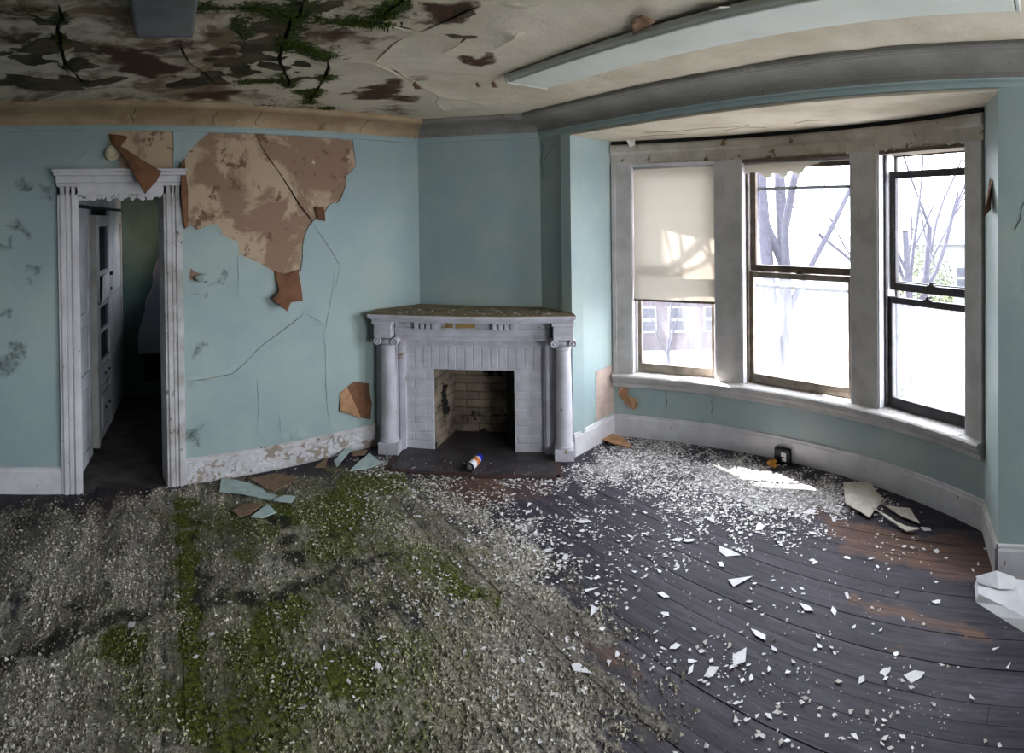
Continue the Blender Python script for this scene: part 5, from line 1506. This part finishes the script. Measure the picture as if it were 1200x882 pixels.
def sample(N, dens, lo=(-0.9, -0.7), hi=(4.35, 4.05), dmin=1.7):
    out = []
    while sum(len(a) for a in out) < N:
        P = RNG.uniform(lo, hi, (20000, 2))
        d = np.hypot(P[:, 0], P[:, 1])
        az = np.degrees(np.arctan2(P[:, 1], P[:, 0]))
        k = (d > dmin) & (az > -12) & (az < 98) & inpoly(P, [(p[0], p[1]) for p in ROOM])
        q = (P - FM.o) @ FM.n
        s = (P - FM.o) @ FM.t
        k &= ~((q > -0.02) & (s > -0.1) & (s < 1.65))
        k &= np.hypot(P[:, 0] - BC[0], P[:, 1] - BC[1]) < 2.775
        k &= P[:, 1] < YA - 0.025
        P = P[k]
        P = P[RNG.uniform(0, 1, len(P)) < dens(P)]
        out.append(P)
    return np.vstack(out)[:N]


wf_ = lambda P: np.clip(blobfield(P, F_WHITE, 0.08), 0, 1)
gf_ = lambda P: np.clip(blobfield(P, F_GRIT, 0.08), 0, 1)
P = sample(170, lambda P: wf_(P) * 0.8 + 0.012)
ALLF += [(x, y, random.uniform(0.022, 0.05)) for x, y in P]
byp = {}
for f_ in ALLF: byp.setdefault(place_of(f_[0], f_[1]), []).append(f_)
for k_, L_ in byp.items():
    L_.sort(key=lambda f_: -f_[2])
    for i, (x, y, s) in enumerate(L_):
        lab = 'white paint flake ' + PLACE[k_]
        lab = ('largest ' if i == 0 else 'second largest ' if i == 1 and len(L_) > 2 else 'small ') + lab
        flake(x, y, s, lab, 'white paint flakes ' + PLACE[k_])


def chips(P, s0, s1, zup, flat, mossy=False, pw=2.0):
    N = len(P)
    s = s0 + (s1 - s0) * RNG.uniform(0, 1, N) ** pw
    a0 = RNG.uniform(0, 6.28, N)
    V = np.zeros((N, 4, 3))
    if flat:
        for k in range(4):
            a = a0 + k * 1.57 + RNG.uniform(-0.4, 0.4, N)
            r = s * RNG.uniform(0.45, 1.1, N) * (1.3 if k % 2 else 0.8)
            V[:, k, 0], V[:, k, 1] = P[:, 0] + r * np.cos(a), P[:, 1] + r * np.sin(a)
            V[:, k, 2] = zup + RNG.uniform(0.0, 0.35, N) * s
        base = np.array([(0, 1, 2), (0, 2, 3)])
    else:
        for k in range(3):
            a = a0 + k * 2.09 + RNG.uniform(-0.4, 0.4, N)
            V[:, k, 0], V[:, k, 1] = P[:, 0] + s * np.cos(a), P[:, 1] + s * np.sin(a)
            V[:, k, 2] = zup - 0.001
        V[:, 3, 0], V[:, 3, 1] = P[:, 0] + RNG.uniform(-.5, .5, N) * s, P[:, 1] + RNG.uniform(-.5, .5, N) * s
        V[:, 3, 2] = zup + s * RNG.uniform(0.5, 1.1, N)
        base = np.array([(0, 1, 3), (1, 2, 3), (2, 0, 3)])
    Fc = (np.arange(N)[:, None, None] * 4 + base[None]).reshape(-1, 3)
    sh = np.repeat(RNG.uniform(0, 1, N) ** 1.2, 4)
    at = dict(shade=sh)
    if mossy:
        mf = np.clip(blobfield(P, F_MOSS, 0.03), 0, 1)
        dk = np.clip(blobfield(P, F_DARK, 0.02), 0, 1)
        ol = np.clip(blobfield(P, F_OLIVE, 0.05), 0, 1)
        mm = np.maximum((RNG.uniform(0, 1, N) < mf * 0.8) * RNG.uniform(0.5, 1, N), ol * RNG.uniform(0, 0.75, N))
        at['moss'] = np.repeat(mm, 4)
        at['shade'] = np.repeat(np.clip(sh[::4] ** 1.4 * (1 - 0.55 * soil(P)) - 0.35 * dk, 0, 1), 4)
    return (V.reshape(-1, 3), Fc.tolist()), at


dk_ = lambda P: np.clip(blobfield(P, F_DARK, 0.02), 0, 1)
P = sample(52000, lambda P: np.clip(gf_(P) * (1 - 0.65 * dk_(P)) * (1 - 0.55 * soil(P)) * (1 - 0.5 * np.clip(blobfield(P, F_MOSS, 0.03), 0, 1)) * strips(P), 0, 1) * 0.9 + 0.003)
g, at = chips(P, 0.002, 0.012, 0.002, False, True, 3.5)
tag(obj('plaster_crumbs', g, M['crumb'], attrs=at), 'countless beige and mossy plaster crumbs over the left half of the floor', 'rubble', kind='stuff')
P = sample(17000, lambda P: np.clip(wf_(P) ** 1.2, 0, 1) * (1 - 0.6 * gf_(P)) * 0.95 + 0.003)
g, at = chips(P, 0.003, 0.017, 0.003, True, False, 2.4)
tag(obj('paint_chips', g, M['chips'], attrs=at), 'dense scatter of tiny white paint chips on the floor by the bow window and hearth', 'paint chips', kind='stuff')

# ================================================================== OUTSIDE
gz = -5.0
tag(obj('ground', box(4.9, 160, -110, 130, gz - 0.3, gz), M['ground']), 'pale winter lawn and paving outside the windows', 'ground', kind='structure')


def tree(name, base, h, r0, forks, seed, label, twigs=4, spread=0.5, lean=(0, 0), wig=0.16):
    rs = random.Random(seed)
    e = empty(name, base)
    tag(e, label, 'tree')
    br = []

    def grow(p, d, L, r, lev):
        pts, rad = [p], [r]
        n = 5
        for i in range(n):
            wg = wig if lev == 0 else 0.16
            d = (d + Vector((rs.uniform(-wg, wg), rs.uniform(-wg, wg), rs.uniform(-.02, .12)))).normalized()
            p = p + d * L / n
            if p.z > -0.5 and math.hypot(p.x - 1.5, p.y - 1.8) < 3.9: break      # clear of the house
            pts.append(p)
            rad.append(r * (1 - 0.45 * (i + 1) / n))
        if len(pts) < 2: return
        n = len(pts) - 1
        br.append((lev, tube(pts, rad, 7 if lev < 2 else 4, False)))
        if lev < twigs:
            for k in range(forks if lev else forks + 1):
                j = rs.randint(min(2, n), n)
                nd = (d + Vector((rs.uniform(-1, 1), rs.uniform(-1, 1), rs.uniform(-.1, .7))) * spread * 1.5).normalized()
                grow(pts[j], nd, L * rs.uniform(0.5, 0.78), rad[j] * rs.uniform(0.45, 0.7), lev + 1)

    b = Vector(base)
    trunks = [(Vector((lean[0], lean[1], 1)).normalized())] if not isinstance(lean[0], tuple) else [Vector((a[0], a[1], 1)).normalized() for a in lean]
    for t in trunks:
        grow(b + Vector((t.x * 0.2, t.y * 0.2, -0.1)), t, h * 0.55, r0, 0)
    obj('trunk', join(*[g for l, g in br if l == 0]), M['bark'], e, True)
    obj('branches', join(*[g for l, g in br if l > 0]), M['bark'], e, True)
    return e


tree('bare_tree', (13.6, 3.75, gz), 17.0, 0.24, 2, 5, 'bare tree with two dark trunks outside the middle window', 4, 0.5, ((0.0, -0.02), (0.0, 0.10)), 0.05)
tree('bare_tree', (17.6, 0.7, gz), 12.0, 0.17, 3, 12, 'slender bare tree with fine twigs outside the right window', 4, 0.45, ((-0.05, 0.06), (0.05, -0.08)))
tree('bare_tree', (5.95, 5.6, gz), 14.0, 0.27, 3, 33, 'bare branching tree left of the bay casting streaky shadows on the blind', 5, 0.7, (0.0, 0.0))
tree('bare_tree', (18.5, 9.6, gz), 8.0, 0.07, 3, 33, 'thin bare sapling in front of the brick house', 3, 0.6, (0.05, 0.0))


def house(name, c, ang, wd, dp, hh, mat, label, rows, chimney=False):
    t = np.array((math.cos(ang), math.sin(ang)))
    n = np.array((-t[1], t[0]))
    f = Frame(c, t, n)
    e = empty(name, (c[0], c[1], gz))
    tag(e, label, 'house')
    obj('wall', f.box(-wd / 2, wd / 2, 0, dp, gz, gz + hh), mat, e)
    V = [(-wd / 2 - .3, -0.3, gz + hh), (wd / 2 + .3, -0.3, gz + hh), (wd / 2 + .3, dp + .3, gz + hh), (-wd / 2 - .3, dp + .3, gz + hh), (-wd / 2 - .3, dp / 2, gz + hh + dp * 0.32), (wd / 2 + .3, dp / 2, gz + hh + dp * 0.32)]
    rf = obj('roof', f((V, [(0, 1, 5, 4), (2, 3, 4, 5), (0, 4, 3), (1, 2, 5), (0, 3, 2, 1)])), M['roof'], e)
    if chimney:
        obj('chimney', f.box(wd * 0.1, wd * 0.1 + 0.7, dp * 0.2, dp * 0.2 + 0.6, gz + hh, gz + hh + dp * 0.45), M['redbrick'], rf)
    for x, z, w_, h_ in rows:
        wn = obj('window', f.box(x - w_ / 2, x + w_ / 2, -0.05, 0.02, gz + z, gz + z + h_), M['whitewood'], e)
        for k in (0, 1):
            obj('pane', f.box(x - w_ / 2 + 0.08, x + w_ / 2 - 0.08, -0.07, -0.04, gz + z + 0.08 + k * h_ / 2, gz + z + h_ / 2 - 0.06 + k * h_ / 2), M['roof'], wn)
    return e


house('brick_house', (25.0, 13.6), math.radians(-61), 8.6, 8, 6.2, M['redbrick'], 'pale brick house with white windows seen below the blind', [(x, z, 1.0, 1.3) for x in (-3.2, -1.9, -0.6, 1.0, 2.8) for z in (0.9, 3.4)])
house('gabled_house', (40, -2.8), math.radians(-86), 10, 9, 4.6, M['siding'], 'distant pale house with a chimney outside the right window', [(x, 1.4, 1.1, 1.6) for x in (-3.2, -1.0, 1.2, 3.4)], True)
# low sided outbuilding
f = Frame((20.6, 2.3), (-0.06, -0.998), (0.998, -0.06))
ob = empty('low_shed', (21.2, 1.4, gz))
tag(ob, 'low pale shed with horizontal siding outside the right window', 'shed')
for k in range(12):
    y_ = 0.0 if k % 2 else 0.03
    obj('siding_board', f.box(0, 2.1, y_, 0.08, gz + k * 0.22, gz + (k + 1) * 0.22), M['siding'], ob)
obj('core', f.box(0.01, 2.09, 0.08, 2.4, gz, gz + 2.64), M['siding'], ob)
obj('roof', f.box(-0.12, 2.22, -0.15, 2.6, gz + 2.64, gz + 2.76), M['roof'], ob)


def shrub(name, c, r, h, N, mat, label):
    e = empty(name, (c[0], c[1], gz))
    tag(e, label, 'shrub')
    V, Fc = [], []
    for i in range(N):
        u = Vector((RNG.normal(), RNG.normal(), RNG.normal())).normalized() * (RNG.uniform(0.3, 1) ** 0.4)
        p = Vector((c[0] + u.x * r, c[1] + u.y * r, gz + h * 0.55 + u.z * h * 0.5))
        s = RNG.uniform(0.05, 0.12)
        a = Vector((RNG.normal(), RNG.normal(), RNG.normal())).normalized() * s
        b = a.orthogonal().normalized() * s * 0.6
        k = len(V)
        V += [tuple(p - a), tuple(p + b), tuple(p + a), tuple(p - b)]
        Fc.append((k, k + 1, k + 2, k + 3))
    obj('foliage', (V, Fc), mat, e)
    obj('stem', tube([(c[0], c[1], gz), (c[0], c[1], gz + h * 0.6)], 0.04, 6), M['bark'], e)


shrub('evergreen_shrub', (27, 0.7), 1.5, 5.2, 2600, M['leaf'], 'dull green shrub beyond the low shed')
shrub('low_shrub', (19.6, 1.55), 0.5, 1.2, 700, M['leaf'], 'small bluish shrub in front of the low shed')
